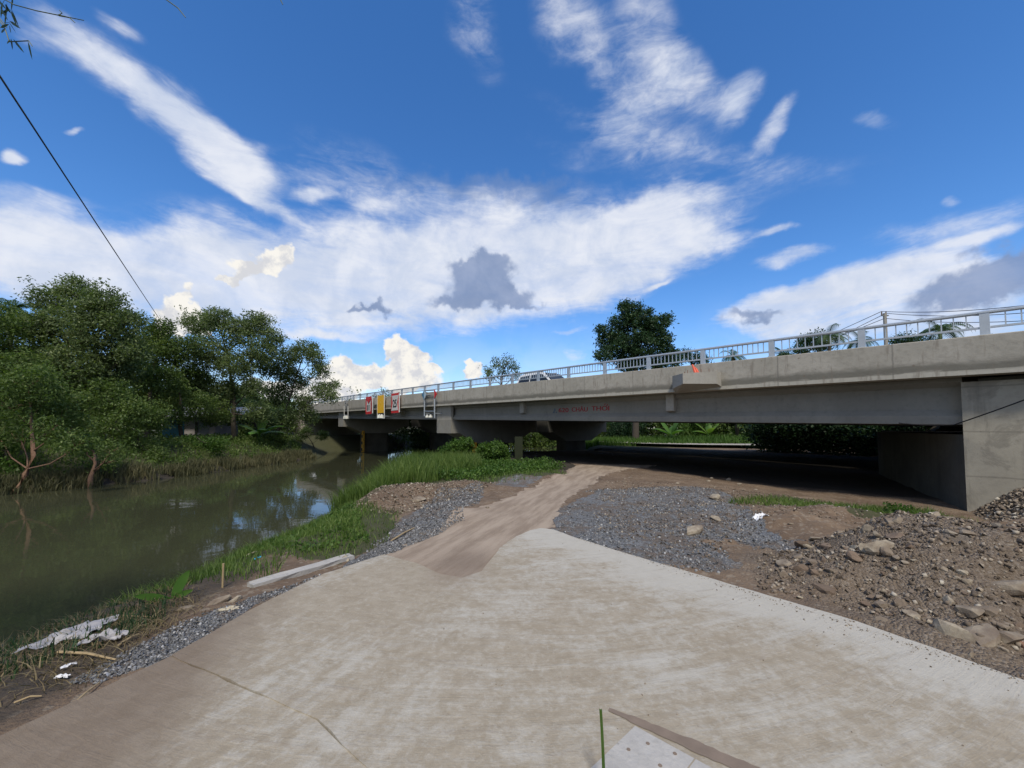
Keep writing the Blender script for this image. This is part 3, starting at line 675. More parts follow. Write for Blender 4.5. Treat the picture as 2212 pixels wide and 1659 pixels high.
bridge = build_bridge(0., 'long grey concrete girder bridge with galvanised railing crossing the river', True)
bridge2 = build_bridge(9.6, 'second concrete girder bridge right behind the railed front bridge', False)
# near abutment: wing wall along the face, skewed breast wall, seat
zt = z_gb(0) - .12
mb = MB(); ts = .42
mb.box8([bw(.12, ts, -1.2), bw(-9, ts, -1.2), bw(-9, ts + .45, -1.2), bw(.12, ts + .45, -1.2), bw(.12, ts, 2.70), bw(-9, ts, 2.62), bw(-9, ts + .45, 2.62), bw(.12, ts + .45, 2.70)])
wing = mb.build('wing_wall', M_ABUT, bridge)
mb = MB(); mb.box8([bw(.10, ts + .02, -1.2), bw(2.6, 9., -1.2), bw(-2, 9., -1.2), bw(-2, ts + .02, -1.2), bw(.10, ts + .02, zt - .12), bw(2.6, 9., zt - .12), bw(-2, 9., zt - .12), bw(-2, ts + .02, zt - .12)])
mb.build('breast_wall', M_SHADED, bridge)
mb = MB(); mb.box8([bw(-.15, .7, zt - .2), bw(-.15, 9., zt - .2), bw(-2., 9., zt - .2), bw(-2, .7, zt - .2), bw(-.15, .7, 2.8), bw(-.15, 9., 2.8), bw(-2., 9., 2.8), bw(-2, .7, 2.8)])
mb.build('back_wall', M_SHADED, bridge)
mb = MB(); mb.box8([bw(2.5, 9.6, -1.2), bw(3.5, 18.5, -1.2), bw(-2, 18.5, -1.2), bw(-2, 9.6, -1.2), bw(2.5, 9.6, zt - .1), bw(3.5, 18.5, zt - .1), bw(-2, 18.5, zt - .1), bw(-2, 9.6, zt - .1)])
mb.build('breast_wall', M_SHADED, bridge2)
# far abutment with masonry wing, stone pattern
t = mat('stone_masonry'); vo = t.new('ShaderNodeTexVoronoi', feature='DISTANCE_TO_EDGE'); t.put(vo.inputs['Vector'], t.P); vo.inputs['Scale'].default_value = 1.6
vc = t.voro(t.P, 1.6, out='Color'); vq = t.new('ShaderNodeSeparateColor'); t.l.new(vc, vq.inputs[0])
M_STONE = fin(t, t.mix(t.mr(vo.outputs[0], .04, .1), (.10, .09, .08), t.mix(vq.outputs[0], (.30, .27, .22), (.55, .52, .45))), .95, t.mr(vo.outputs[0], 0., .12), .05)
mb = MB(); mb.box8([bw(69.3, .4, -1), bw(71.5, .4, -1), bw(71.5, 9, -1), bw(69.3, 9, -1), bw(69.3, .4, z_gb(70)), bw(71.5, .4, z_gb(70)), bw(71.5, 9, z_gb(70)), bw(69.3, 9, z_gb(70))])
mb.build('breast_wall', M_PIER, bridge)
mb = MB(); mb.box8([bw(69.5, .1, -.6), bw(96, -1, -.6), bw(96, .4, -.6), bw(69.5, .39, -.6), bw(69.5, .1, 4.1), bw(96, -1, 4.2), bw(96, .4, 4.2), bw(69.5, .39, 4.1)])
mb.build('masonry_wing_wall', M_STONE, bridge)
# lamp corbels
for ci, (a0, a1, dzz) in enumerate(((5.35, 6.95, 0), (34.9, 37.1, .0))):
    zt_ = z_par((a0 + a1) / 2) - (.36 if ci == 0 else .3)
    mb = MB(); o1, o2 = a0, a1
    top = [(a0, .01), (a1, .01), (a1 - .02, -.26), (a1 - .62, -.70), (a0 + .02, -.30)]
    if ci: top = [(q[0], q[1] * .27) for q in top]
    bot = top
    zb = [-.50, -.62, -.46, -.36, -.42]
    mb.loft([[bw(q[0], q[1], zt_ + zb[i]) for i, q in enumerate(bot)], [bw(q[0], q[1], zt_) for q in top]])
    co = mb.build('lamp_corbel', M_CONC, bridge)
    if ci == 0:
        mb = MB(); mb.tube([bw(6.05, -.3, zt_ - .02), bw(6.12, -.26, zt_ + .12), bw(6.22, -.2, zt_ + .34)], [.055, .05, .025], 8); mb.build('conduit', M_PIPE, co)
        mb = MB(); mb.tube([bw(5.97, -.3, zt_ - .02), bw(6.08, -.24, zt_ + .16), bw(6.22, -.18, zt_ + .30)], [.045, .04, .02], 8); mb.build('conduit', M_PIPE, co)
        for q, tt in ((5.86, -.35), (5.66, -.2), (6.3, -.4), (6.5, -.2)):
            mb = MB(); mb.tube([bw(q, tt, zt_ - .01), bw(q, tt, zt_ + .13)], .009, 5); mb.build('anchor_bolt', M_RUST, co)


# lettering on the girder
def text_obj(body, s_left, t_, z, size, matl, parent, ext=.002, off=0., name='lettering', width=None, bold=0):
    cu = bpy.data.curves.new('txt', 'FONT'); cu.body = body; cu.size = size; cu.extrude = ext; cu.offset = off
    tmp = bpy.data.objects.new('txt', cu); C.objects.link(tmp); dg = bpy.context.evaluated_depsgraph_get(); me = bpy.data.meshes.new_from_object(tmp.evaluated_get(dg))
    bpy.data.objects.remove(tmp); co = np.array([v.co[:] for v in me.vertices])
    k = 1. if width is None else width / (co[:, 0].max() - co[:, 0].min()); x0 = co[:, 0].min()
    org = Vector(parent['_o'])
    for v in me.vertices:
        x = (v.co.x - x0) * k
        p = Vector(bw(s_left - x, t_ - v.co.z, z + v.co.y - (0.0225 if parent.name.startswith('girder') else 0) * x)); v.co = p - org
    me.materials.clear(); me.materials.append(matl); bm = bmesh.new(); bm.from_mesh(me); nv_ = bm.verts[:]
    if bold:
        for q in (-1, 1):
            r_ = bmesh.ops.duplicate(bm, geom=nv_ + bm.edges[:] + bm.faces[:] if q == -1 else g0_); 
            if q == -1: g0_ = [e for e in r_['geom']]
            for v in [e for e in r_['geom'] if isinstance(e, bmesh.types.BMVert)]: v.co += Vector((EX * bold * (1 if q == -1 else -2), EY * bold * (1 if q == -1 else -2), 0)) + Vector((NX, NY, 0)) * (-.0007 * (q + 2))
    bm.to_mesh(me); bm.free(); ob = bpy.data.objects.new(name, me); C.objects.link(ob); ob.parent = parent; return ob


gt0 = .85 - .1 - .006
lz = 2.415
text_obj('620', 13.50, gt0, lz + .01, .30, M_REDT, GIRDER0, bold=.009, width=.66)
text_obj('CHÂU', 12.62, gt0, lz + .01, .30, M_REDT, GIRDER0, bold=.009, width=.98)
text_obj('THOI', 11.40, gt0, lz + .01, .30, M_REDT, GIRDER0, bold=.009, width=.98)
mb = MB(); so, zo = 11.40 - .735, lz - .004        # horn and acute of the O
for q in ([(-.03, .245), (.02, .245), (.07, .315), (.02, .315)], [(.10, .19), (.15, .21), (.185, .27), (.15, .28), (.12, .235), (.085, .215)]):
    mb.loft([[bw(so - x, gt0 + dd, zo + y) for x, y in q] for dd in (0, -.003)])
mb.build('lettering', M_REDT, GIRDER0)
mb = MB()
for tri in ([(0, 0), (.13, 0), (.19, .10), (.06, .10)], [(.20, 0), (.33, 0), (.26, .11)], [(.07, .12), (.24, .12), (.16, .26)]):
    mb.loft([[bw(13.93 - x, gt0 + dd, lz - .03 + y) for x, y in tri] for dd in (0, -.003)])
mb.build('painted_emblem', M_BLUT, GIRDER0)


# ---------------------------------------------------------------- navigation signs on the bridge face
def pl(mb, pts, t0, t1): mb.loft([[bw(s_, t0, z) for s_, z in pts], [bw(s_, t1, z) for s_, z in pts]]); return mb
TS = -.22
def Q(px, py): return fs_(px, py, TS)
def sign_root(px, py, label, group='navigation signs fixed to the bridge face'):
    s_, z = Q(px, py); return empty('navigation_sign', bw(s_, TS, z), label, 'sign', group)
def bar(parent, name, p, q, wd, m_=M_GALV, t0=TS):
    a, b = Vector(bw(*(p[0], t0, p[1]))), Vector(bw(*(q[0], t0, q[1]))); mb = MB(); mb.tube([a, b], wd, 6); return mb.build(name, m_, parent)
def rect(parent, name, x0, y0, x1, y1, m_, t0=TS, th=.02, skew=0.):
    (sa, za), (sb, zb) = Q(x0, y0), Q(x1, y1); sk = skew
    mb = MB(); pl(mb, [(sa, za), (sb, za), (sb, zb), (sa, zb)], t0, t0 + th); return mb.build(name, m_, parent)
def lamps(parent, pxs, y0, y1):
    for x0, x1 in pxs:
        (sa, za), (sb, zb) = Q(x0, y0), Q(x1, y1); mb = MB(); r_ = abs(sa - sb) / 2; cs_ = (sa + sb) / 2
        mb.loft([[bw(cs_ + r_ * math.cos(j * math.pi / 5), TS + r_ * math.sin(j * math.pi / 5), z) for j in range(10)] for z in (zb, za)])
        l_ = mb.build('signal_lamp', M_LAMP, parent); m2 = MB()
        m2.loft([[bw(cs_ + r_ * .5 * math.cos(j * math.pi / 4), TS + r_ * .5 * math.sin(j * math.pi / 4), z) for j in range(8)] for z in (za, za + .09)]); m2.build('lamp_cap', M_WHT, l_)
def brackets(parent, px, y0, y1):
    for yy in (y0, y1):
        s_, z = Q(px, yy); mb = MB(); mb.tube([bw(s_, TS, z), bw(s_, .75 if z < z_slab(s_) else .02, z)], .025, 6); mb.build('bracket', M_GALV, parent)


# A ring sign
r = sign_root(747, 903, 'faded round prohibition sign on a twin post frame, farthest of the signs on the bridge')
(cs_, cz_) = Q(747.5, 871.5); rad = .40
mb = MB(); n = 24
for k in range(n):
    a, b = k / n * 2 * math.pi, (k + 1) / n * 2 * math.pi
    mb.loft([[bw(cs_ + rr_ * 1.1 * math.cos(x), TS - .01, cz_ + rr_ * math.sin(x)) for x, rr_ in ((a, rad), (b, rad), (b, rad * .78), (a, rad * .78))],
             [bw(cs_ + rr_ * 1.1 * math.cos(x), TS + .02, cz_ + rr_ * math.sin(x)) for x, rr_ in ((a, rad), (b, rad), (b, rad * .78), (a, rad * .78))]], caps=True)
mb.build('ring', M_GREY, r)
mb = MB(); mb.tube([bw(cs_ + .18, TS, cz_ - .2), bw(cs_ + .18, TS, cz_ + .02), bw(cs_ - .12, TS, cz_ + .08)], .05, 6); mb.build('anchor_mark', M_GREY, r)
for px in (743.6, 751.8): bar(r, 'post', Q(px, 877), Q(px, 904), .04, M_WHT)
bar(r, 'crossbar', Q(743.6, 897), Q(751.8, 897), .035, M_GREY); lamps(r, ((744.5, 747), (748, 751)), 899.5, 904.5); brackets(r, 743.6, 880, 899)
# B clearance height
r = sign_root(797, 893, 'white sign in a red frame with a red triangle, left of the yellow sign')
rect(r, 'board', 791.6, 858.4, 802.6, 893, M_WHT, TS - .02)
rect(r, 'frame', 790.9, 889.6, 802.9, 894, M_REDP, TS - .045, .02); rect(r, 'frame', 791.0, 858, 803, 861.4, M_REDP, TS - .045, .02)
rect(r, 'frame', 790.9, 861.4, 792.2, 889.6, M_REDP, TS - .045, .02); rect(r, 'frame', 801.8, 861.4, 802.9, 889.6, M_REDP, TS - .045, .02)
(a, za), (b, zb), (c_, zc) = Q(791.8, 860.5), Q(802.6, 860.5), Q(797.4, 871.5)
mb = MB(); pl(mb, [(a, za), (b, zb), (c_, zc)], TS - .065, TS - .05); mb.build('triangle', M_REDP, r)
(s0_, z0_) = Q(794, 887.0); text_obj('11', s0_, TS - .03, z0_, .80, M_BLK, r, .006, bold=.05, width=.50)
bar(r, 'post', Q(805, 857.5), Q(805, 893), .05, M_WHT); brackets(r, 797, 862, 888)
bar(r, 'arm', Q(802.6, 861), Q(805, 860), .03)
# C yellow board
r = sign_root(822, 904, 'plain yellow rectangular sign board on two pale posts over the channel')
rect(r, 'board', 816.2, 855, 829.6, 891.6, M_YEL, TS - .03, .03)
for px in (815.3, 830.3): bar(r, 'post', Q(px, 853.6), Q(px, 904), .04, M_WHT)
lamps(r, ((818, 821.3), (823, 826.6)), 897, 903); brackets(r, 815.3, 858, 899); brackets(r, 830.3, 858, 899); bar(r, 'crossbar', Q(815.3, 903.6), Q(830.3, 903.6), .03)
# D width 25
r = sign_root(853, 891, 'red framed white hourglass sign reading 25')
(a, za), (b, zb) = Q(845.6, 850.6), Q(861.8, 891.4); zb2 = zb
mb = MB(); pl(mb, [(a, za), (b, za), (b, zb), (a, zb)], TS - .01, TS + .02); mb.build('board', M_REDP, r)
w_ = a - b
mb = MB(); pl(mb, [(a - .10 * w_, za - .2), (b + .06 * w_, za - .2), (b + .22 * w_, (za + zb) / 2), (b + .12 * w_, zb + .22), (a - .05 * w_, zb + .22), (a - .24 * w_, (za + zb) / 2)], TS - .03, TS - .012); mb.build('hourglass', M_WHT, r)
text_obj('25', (a + b) / 2 + .36, TS - .037, (za + zb) / 2 - .36, .95, M_BLK, r, .006, bold=.03, width=.72)
bar(r, 'post', Q(862.6, 850), Q(862.6, 890.5), .05, M_WHT); brackets(r, 853, 856, 888)
# E two triangles
r = sign_root(928, 903, 'open frame sign with a blue triangle at left and a red one at right')
for px, y1 in ((916.9, 899), (938.8, 903.3)): bar(r, 'post', Q(px, 843.5), Q(px, y1), .05, M_GALV)
bar(r, 'top_bar', Q(916.9, 844), Q(938.8, 842.3), .05, M_GREY); bar(r, 'crossbar', Q(916.9, 888.3), Q(938.8, 888.3), .03)
for pts, m_ in (([(912.6, 853), (916.6, 844), (916.6, 864)], M_BLUE), ([(917.2, 844), (922, 852.5), (917.2, 864)], M_LBL), ([(939.2, 841), (945, 851.5), (939.2, 861.6)], M_REDP)):
    mb = MB(); pl(mb, [Q(*p) for p in pts], TS - .05, TS - .03); mb.build('triangle', m_, r)
bar(r, 'hook_bar', Q(918.6, 862), Q(923, 853.8), .05, M_GREY, TS - .04); bar(r, 'hook_bar', Q(923, 853.8), Q(933.4, 852.8), .05, M_GREY, TS - .04)
lamps(r, ((921, 924.6), (928, 932)), 898.2, 901.8); brackets(r, 916.9, 847, 893); brackets(r, 938.8, 847, 893)
# depth gauge on pier
def gauge(s0, wd, tt, z0, z1, label):
    root = empty('depth_gauge', bw(s0, tt, z0), label, 'gauge'); mb = MB(); pl(mb, [(s0 - wd, z0), (s0 + wd, z0), (s0 + wd, z1), (s0 - wd, z1)], tt, tt + .05); mb.build('board', M_YDK, root)
    k = 0; z = z0 + .1
    while z < z1 - .2:
        if k % 2 == 0:
            mb = MB(); pl(mb, [(s0 + .02, z), (s0 + wd - .02, z), (s0 + wd - .02, z + .35), (s0 + .02, z + .35)], tt - .006, tt - .002); mb.build('black_block', M_BLK, root)
        mb = MB(); pl(mb, [(s0 - .12, z), (s0 - .02, z), (s0 - .02, z + .35), (s0 - .12, z + .35)] if k % 2 else [(s0 - .10, z), (s0 - .02, z), (s0 - .02, z + .06), (s0 - .10, z + .06)], tt - .006, tt - .002); mb.build('scale_mark', M_BLK, root)
        for j in range(4):
            mb = MB(); pl(mb, [(s0 - wd + .02, z + j * .09), (s0 - .16, z + j * .09), (s0 - .16, z + j * .09 + .045), (s0 - wd + .02, z + j * .09 + .045)], tt - .006, tt - .002); mb.build('tick_mark', M_BLK, root)
        z += .4; k += 1


sg, zg = fs_(784, 985, 2.6); gauge(sg, .42, 2.55, -1.25, 1.3, 'yellow depth gauge with black marks standing in the water at the far pier')
sg, zg = fs_(1021, 970, 2.6); gauge(sg, .55, 2.55, -.3, 1.0, 'yellow depth gauge on the near pier half hidden by bushes')
# loose cable at the abutment
def cable(name, pts, rad, label, cat='cable', sag=0., n=20, mtl=None):
    P = []; 
    for i in range(len(pts) - 1):
        a, b = Vector(pts[i]), Vector(pts[i + 1])
        for k in range(n): f = k / n; p = a.lerp(b, f); p.z -= sag * 4 * f * (1 - f); P.append(p)
    P.append(Vector(pts[-1])); mb = MB(); mb.tube(P, rad, 6); o = mb.build(name, mtl or M_DARK, origin=pts[0], smooth=True)
    return tag(o, label, cat)


cable('cable', [bw(1.2, .45, z_gb(1.2) + .02), bw(.25, .38, z_gb(0) + .0), bw(-1.7, -.6, 2.75)], .014, 'thin black cable hanging from the girder end up past the abutment', sag=.03)

# ---------------------------------------------------------------- car on the bridge
def car(s0, t0, heading, label):
    zc = z_slab(s0) + .22; root = empty('car', bw(s0, t0, zc), label, 'car')
    def L(x, y, z): return bw(s0 - heading * x, t0 + y, zc + z + (-.02 * heading * x))   # x forward
    prof = [(-2.3, .45), (-2.3, .95), (-2.2, 1.05), (1.15, 1.05), (2.2, .92), (2.32, .7), (2.32, .35), (2.0, .3), (-2.1, .3)]
    mb = MB(); mb.loft([[L(x, y, z) for x, z in prof] for y in (-.9, .9)]); body = mb.build('body', M_CARW, root)
    up = [(-2.1, 1.05, .86), (-1.85, 1.62, .70), (-1.5, 1.74, .66), (-.1, 1.78, .66), (.3, 1.70, .66), (1.15, 1.05, .84)]
    mb = MB(); mb.loft([[L(x, -h, z) for x, z, h in up], [L(x, h, z) for x, z, h in up]]); mb.build('cabin', M_CARW, body)
    for sd_ in (-1, 1):
        for nm, P in (('side_window', [(-1.9, 1.12), (-1.72, 1.56), (-.85, 1.62), (-.85, 1.12)]), ('side_window', [(-.77, 1.12), (-.77, 1.62), (-.05, 1.63), (-.0, 1.12)]), ('side_window', [(.08, 1.12), (.03, 1.63), (.22, 1.60), (.95, 1.12)])):
            ww = lambda z: .86 - (z - 1.05) * .3
            mb = MB(); mb.loft([[L(x, sd_ * (ww(z) + .015), z) for x, z in P], [L(x, sd_ * (ww(z) - .03), z) for x, z in P]]); mb.build(nm, M_GLASS, body)
        for xw in (-1.4, 1.45):
            mb = MB(); mb.loft([[L(xw + .34 * math.cos(j * math.pi / 8), sd_ * y, .34 + .34 * math.sin(j * math.pi / 8)) for j in range(16)] for y in (.70, .92)]); wh = mb.build('wheel', M_TYRE, root)
            mb = MB(); mb.loft([[L(xw + .21 * math.cos(j * math.pi / 8), sd_ * y, .34 + .21 * math.sin(j * math.pi / 8)) for j in range(16)] for y in (.90, .93)]); mb.build('rim', M_GALV, wh)
        mb = MB(); mb.loft([[L(x, sd_ * .62, z) for x, z in ((-1.5, 1.76), (.2, 1.74), (.2, 1.80), (-1.5, 1.83))], [L(x, sd_ * .58, z) for x, z in ((-1.5, 1.76), (.2, 1.74), (.2, 1.80), (-1.5, 1.83))]]); mb.build('roof_rail', M_GREY, root)
        mb = MB(); mb.loft([[L(x, sd_ * .7 + q, z) for x, z in ((2.30, .68), (2.335, .68), (2.30, .86), (2.2, .88))] for q in (-.16, .16)]); mb.build('headlight', M_LAMP, root)
    mb = MB(); mb.loft([[L(.36, y * .62, 1.68), L(1.12, y * .78, 1.10), L(1.19, y * .78, 1.10), L(.42, y * .62, 1.69)] for y in (-1, 1)]); mb.build('windscreen', M_GLASS, body)
    mb = MB(); mb.loft([[L(-1.93, y * .6, 1.56), L(-2.1, y * .76, 1.12), L(-2.15, y * .76, 1.12), L(-1.98, y * .6, 1.57)] for y in (-1, 1)]); mb.build('rear_window', M_GLASS, body)
    return root


sc_, _ = fs_(1188, 800, 3.6); car(sc_, 3.4, 1, 'white estate car with roof rails driving across the bridge')

# ---------------------------------------------------------------- vegetation builders
def rand_rot(n):
    q = RS.normal(size=(n, 4)); q /= np.linalg.norm(q, axis=1)[:, None]; w_, x, y, z = q.T
    return np.stack([1 - 2 * (y * y + z * z), 2 * (x * y - z * w_), 2 * (x * z + y * w_), 2 * (x * y + z * w_), 1 - 2 * (x * x + z * z), 2 * (y * z - x * w_), 2 * (x * z - y * w_), 2 * (y * z + x * w_), 1 - 2 * (x * x + y * y)], -1).reshape(n, 3, 3)


def leaves(P, size, asp=.42, droop=.0, up=0.):
    """P (n,3) -> diamond leaves"""
    n = len(P); Rm = rand_rot(n); L = size * RS.uniform(.6, 1.25, n)
    a = Rm[:, :, 0].copy(); a[:, 2] -= droop; a[:, 2] += up; a /= np.linalg.norm(a, axis=1)[:, None]
    b = np.cross(a, Rm[:, :, 1]); b /= np.linalg.norm(b, axis=1)[:, None] + 1e-6
    nn = np.cross(a, b)
    a = a * L[:, None]; b = b * (L * asp)[:, None]
    V = np.stack([P, P + a * .45 + b * .5 + nn * (L * .06)[:, None], P + a - nn * (L * .08)[:, None], P + a * .45 - b * .5 + nn * (L * .06)[:, None]], 1).reshape(-1, 3)
    F = np.arange(4 * n).reshape(n, 4); return V, F


def sph(n):
    q = RS.normal(size=(n, 3)); return q / np.linalg.norm(q, axis=1)[:, None]


def crown_points(lobes, dens, clump=.38, per=22, solid=.35):
    out = []
    for (c, r_) in lobes:
        nc = max(6, int(dens * 11. * r_ ** 2 / clump ** 2))
        dirs = sph(nc); rad = r_ * (solid + (1 - solid) * RS.uniform(0, 1, nc) ** .55); rad *= 1 + .22 * RS.normal(size=nc) * (RS.uniform(size=nc) > .6)
        cc = np.array(c) + dirs * rad[:, None] * np.array([1, 1, .92])
        k = RS.randint(int(per * .5), int(per * 1.5), nc); cl = np.repeat(cc, k, 0)
        out.append(cl + RS.normal(size=cl.shape) * clump * np.array([.55, .55, .38]))
    return np.concatenate(out)


def tree(name, base, lobes, leafm, barkm, label, trunk_r=.16, size=.17, dens=1.0, per=22, clump=.38, fork=None, group=None, asp=.42, droop=.2, lean=None, cat='tree', solid=.35):
    base = Vector(base); root = empty(name, base, label, cat, group)
    mb = MB(); cen = sum((Vector(c) for c, _ in lobes), Vector()) / len(lobes)
    lowz = min(c[2] - r_ for c, r_ in lobes)
    f1 = fork if fork is not None else Vector((base.x * .55 + cen.x * .45, base.y * .55 + cen.y * .45, max(base.z + .8, lowz * .55 + cen.z * .45)))
    f1 = Vector(f1)
    mid = base.lerp(f1, .5) + Vector((random.uniform(-.15, .15), random.uniform(-.15, .15), 0))
    if lean: mid += Vector(lean)
    hi = max(lobes, key=lambda q: q[0].z)[0]; f2 = f1.lerp(hi, .5).lerp(Vector((cen.x, cen.y, (cen.z + hi.z) / 2)), .5) + Vector((random.uniform(-.2, .2), 0, 0))
    mb.tube([base + Vector((0, 0, -.25)), base + Vector((0, 0, .15)), mid, f1, f2, hi], [trunk_r * 1.6, trunk_r * 1.15, trunk_r, trunk_r * .75, trunk_r * .45, trunk_r * .15], 9)
    for c, r_ in lobes:
        c = Vector(c); hd = (c.xy - f1.xy).length; zt_ = c.z - .6 * hd - .3
        if zt_ < f1.z: p0 = mid.lerp(f1, min(1, max(.3, (zt_ - mid.z) / max(.1, f1.z - mid.z))))
        else: p0 = f1.lerp(f2, min(1, (zt_ - f1.z) / max(.1, f2.z - f1.z)))
        m_ = p0.lerp(c, .45) + Vector((random.uniform(-.2, .2), random.uniform(-.2, .2), -.12 * hd * random.random()))
        mb.tube([p0, m_, m_.lerp(c, .6) + Vector((random.uniform(-.15, .15), 0, random.uniform(0, .2))), c], [trunk_r * .36, trunk_r * .26, trunk_r * .17, trunk_r * .09], 6)
        for k in range(5):
            dv = Vector(sph(1)[0]); dv.z = abs(dv.z) * .7; e_ = c + dv * r_ * .85; q = m_.lerp(c, random.uniform(.3, 1))
            mb.tube([q, q.lerp(e_, .5) + Vector((0, 0, .1)), e_], [trunk_r * .16, trunk_r * .10, trunk_r * .04], 4)
    mb.build('trunk', barkm, root, smooth=True)
    P = crown_points([(tuple(c), r_) for c, r_ in lobes], dens, clump, per, solid); V, F = leaves(P, size, asp, droop)
    np_mesh('crown', V, F, leafm, root, attrs={'rnd': ('FLOAT', np.repeat(RS.uniform(size=len(P)), 4))})
    return root


def PL(depth, L, dj=1.2):                # lobes from sighted centres: (px, py, radius in survey units)
    out = []
    for (px, py, rp) in L:
        Y = depth + random.uniform(-dj, dj); out.append((at(px, py, Y), rp / FPX * Y))
    return out


def gz(x, y): return float(base_z(np.array([x]), np.array([y]), False)[0])


def btree(name, px, depth, L, *a, **k):
    p = at(px, 900, depth); return tree(name, (p.x, p.y, gz(p.x, p.y)), PL(depth, L, k.pop('dj', 1.2)), *a, **k)


G_L = 'trees along the far river bank'
btree('riverside_tree', 150, 25, [(110, 650, 34), (165, 625, 32), (225, 650, 36), (130, 715, 50), (210, 715, 52), (265, 700, 34), (160, 790, 58), (240, 790, 50), (100, 780, 45), (190, 860, 50), (285, 690, 22), (75, 700, 34), (195, 680, 40), (290, 760, 30)],
      L_GREY, B_GREY, 'tallest grey green tree of the far bank, at the left below the hanging cable', .17, .19, 1.35, 24, .38)
btree('riverside_tree', -20, 22, [(15, 740, 55), (-40, 700, 60), (60, 800, 45), (-10, 850, 60), (40, 900, 40), (-70, 800, 60)], L_MID, B_GREY, 'green tree cut by the left edge of the picture', .18, .18, 1.3)
btree('riverside_tree', 318, 29, [(345, 712, 26), (310, 745, 34), (360, 760, 30), (300, 800, 40), (355, 820, 38), (320, 870, 36)], L_MID, B_GREY, 'lower grey green tree standing between the two tall crowns of the far bank', .14, .2, 1.4)
btree('riverside_tree', 508, 34, [(430, 700, 30), (470, 690, 30), (515, 720, 34), (555, 700, 30), (450, 760, 40), (510, 790, 38), (570, 760, 32), (420, 820, 36), (480, 850, 34), (545, 840, 26), (590, 730, 22), (460, 890, 30), (560, 890, 26), (500, 900, 22)],
      L_GREY, B_GREY, 'airy round crowned tree with a straight trunk at the waterline near the bridge', .19, .21, 1.15, 24, .40)
btree('riverside_tree', 592, 38, [(625, 770, 26), (660, 755, 24), (690, 800, 22), (640, 820, 28), (700, 845, 22), (600, 850, 30), (655, 870, 24), (610, 800, 26), (720, 830, 12), (575, 790, 26), (670, 900, 18), (715, 860, 14), (620, 900, 22), (680, 770, 18)],
      L_GREY, B_GREY, 'thin sparse tree with sky showing through, next to the bridge', .13, .22, 1.05, 22, .42)
btree('riverside_tree', 395, 31, [(400, 800, 38), (385, 752, 30), (350, 735, 24), (415, 745, 24), (380, 850, 36), (430, 870, 30), (470, 890, 26), (350, 880, 30), (400, 895, 24), (340, 910, 24)], L_MID, B_DARK, 'dark green tree partly hiding the small house', .13, .18, .9)
btree('riverside_tree', 250, 24, [(230, 860, 45), (290, 890, 42), (330, 900, 34), (250, 930, 40), (200, 920, 38)], L_MID, B_DARK, 'bushy dark tree low over the bank left of the small house', .13, .17, 1.)
btree('riverside_tree', 560, 42, [(540, 880, 26), (500, 880, 22), (590, 900, 20), (520, 910, 16)], L_DARK, B_DARK, 'dark low tree behind the straight waterline trunk', .12, .2, .8)
# leaning reddish tree at the water
pb = at(36, 1062, 17.3); pb.z = gz(pb.x, pb.y); f_ = at(72, 985, 17.3)
tree('leaning_tree', pb, PL(17.8, [(100, 860, 45), (60, 830, 48), (140, 900, 38), (20, 880, 46), (-20, 930, 45), (110, 930, 30), (170, 960, 28), (30, 940, 30)], 1.), L_MID, B_RED,
     'leaning tree with a forked reddish trunk at the edge of the water', .10, .15, 1.1, 20, .34, fork=f_)
pb = at(195, 1035, 19.2); pb.z = gz(pb.x, pb.y)
tree('leaning_tree', pb, PL(19.5, [(215, 985, 30), (250, 970, 26), (180, 960, 28), (235, 1000, 18)], .8), L_MID, B_RED, 'small crooked bushy tree leaning over the bank right of the reddish trunk', .10, .15, .75, 20, .34)
for i, (px, dp, L, lab) in enumerate([(290, 23.5, [(270, 985, 26), (310, 975, 26), (340, 990, 20)], 'dark green shrub on the bank in front of the low bushy tree'),
                                      (430, 28, [(400, 960, 20), (440, 965, 22), (470, 958, 18), (380, 975, 16)], 'fresh green shrub below the small house'),
                                      (560, 37, [(550, 940, 16), (580, 950, 16), (610, 945, 15)], 'dark shrub right of the straight waterline trunk'),
                                      (30, 18.5, [(-10, 990, 30), (20, 1010, 24), (-50, 970, 40)], 'green shrub at the left edge behind the leaning trunk'),
                                      (680, 44, [(660, 935, 14), (695, 940, 12), (640, 950, 12)], 'green shrub at the foot of the far stone wall')]):
    btree('shrub', px, dp, L, L_LIGHT if i in (1, 3) else L_MID, B_DARK, lab, .05, .15, 1.1, 24, .3, cat='shrub', dj=.6, group='shrubs along the far bank')
# far dark backdrop trees so that the bank is closed
for i, (px, dp, L, lab) in enumerate([(60, 34, [(20, 800, 60), (90, 850, 50), (-30, 860, 60), (60, 900, 50)], 'dark tree in the shade behind the left edge tree'),
                                      (210, 36, [(200, 850, 50), (260, 880, 40), (160, 900, 44), (300, 850, 36)], 'dark tree in the shade behind the tallest crown'),
                                      (470, 44, [(440, 860, 26), (490, 870, 24), (350, 880, 30)], 'dark tree behind the roof of the small house')]):
    btree('background_tree', px, dp, L, L_DARK, B_DARK, lab, .15, .24, .9, 22, .5, group='shaded trees behind the far bank')


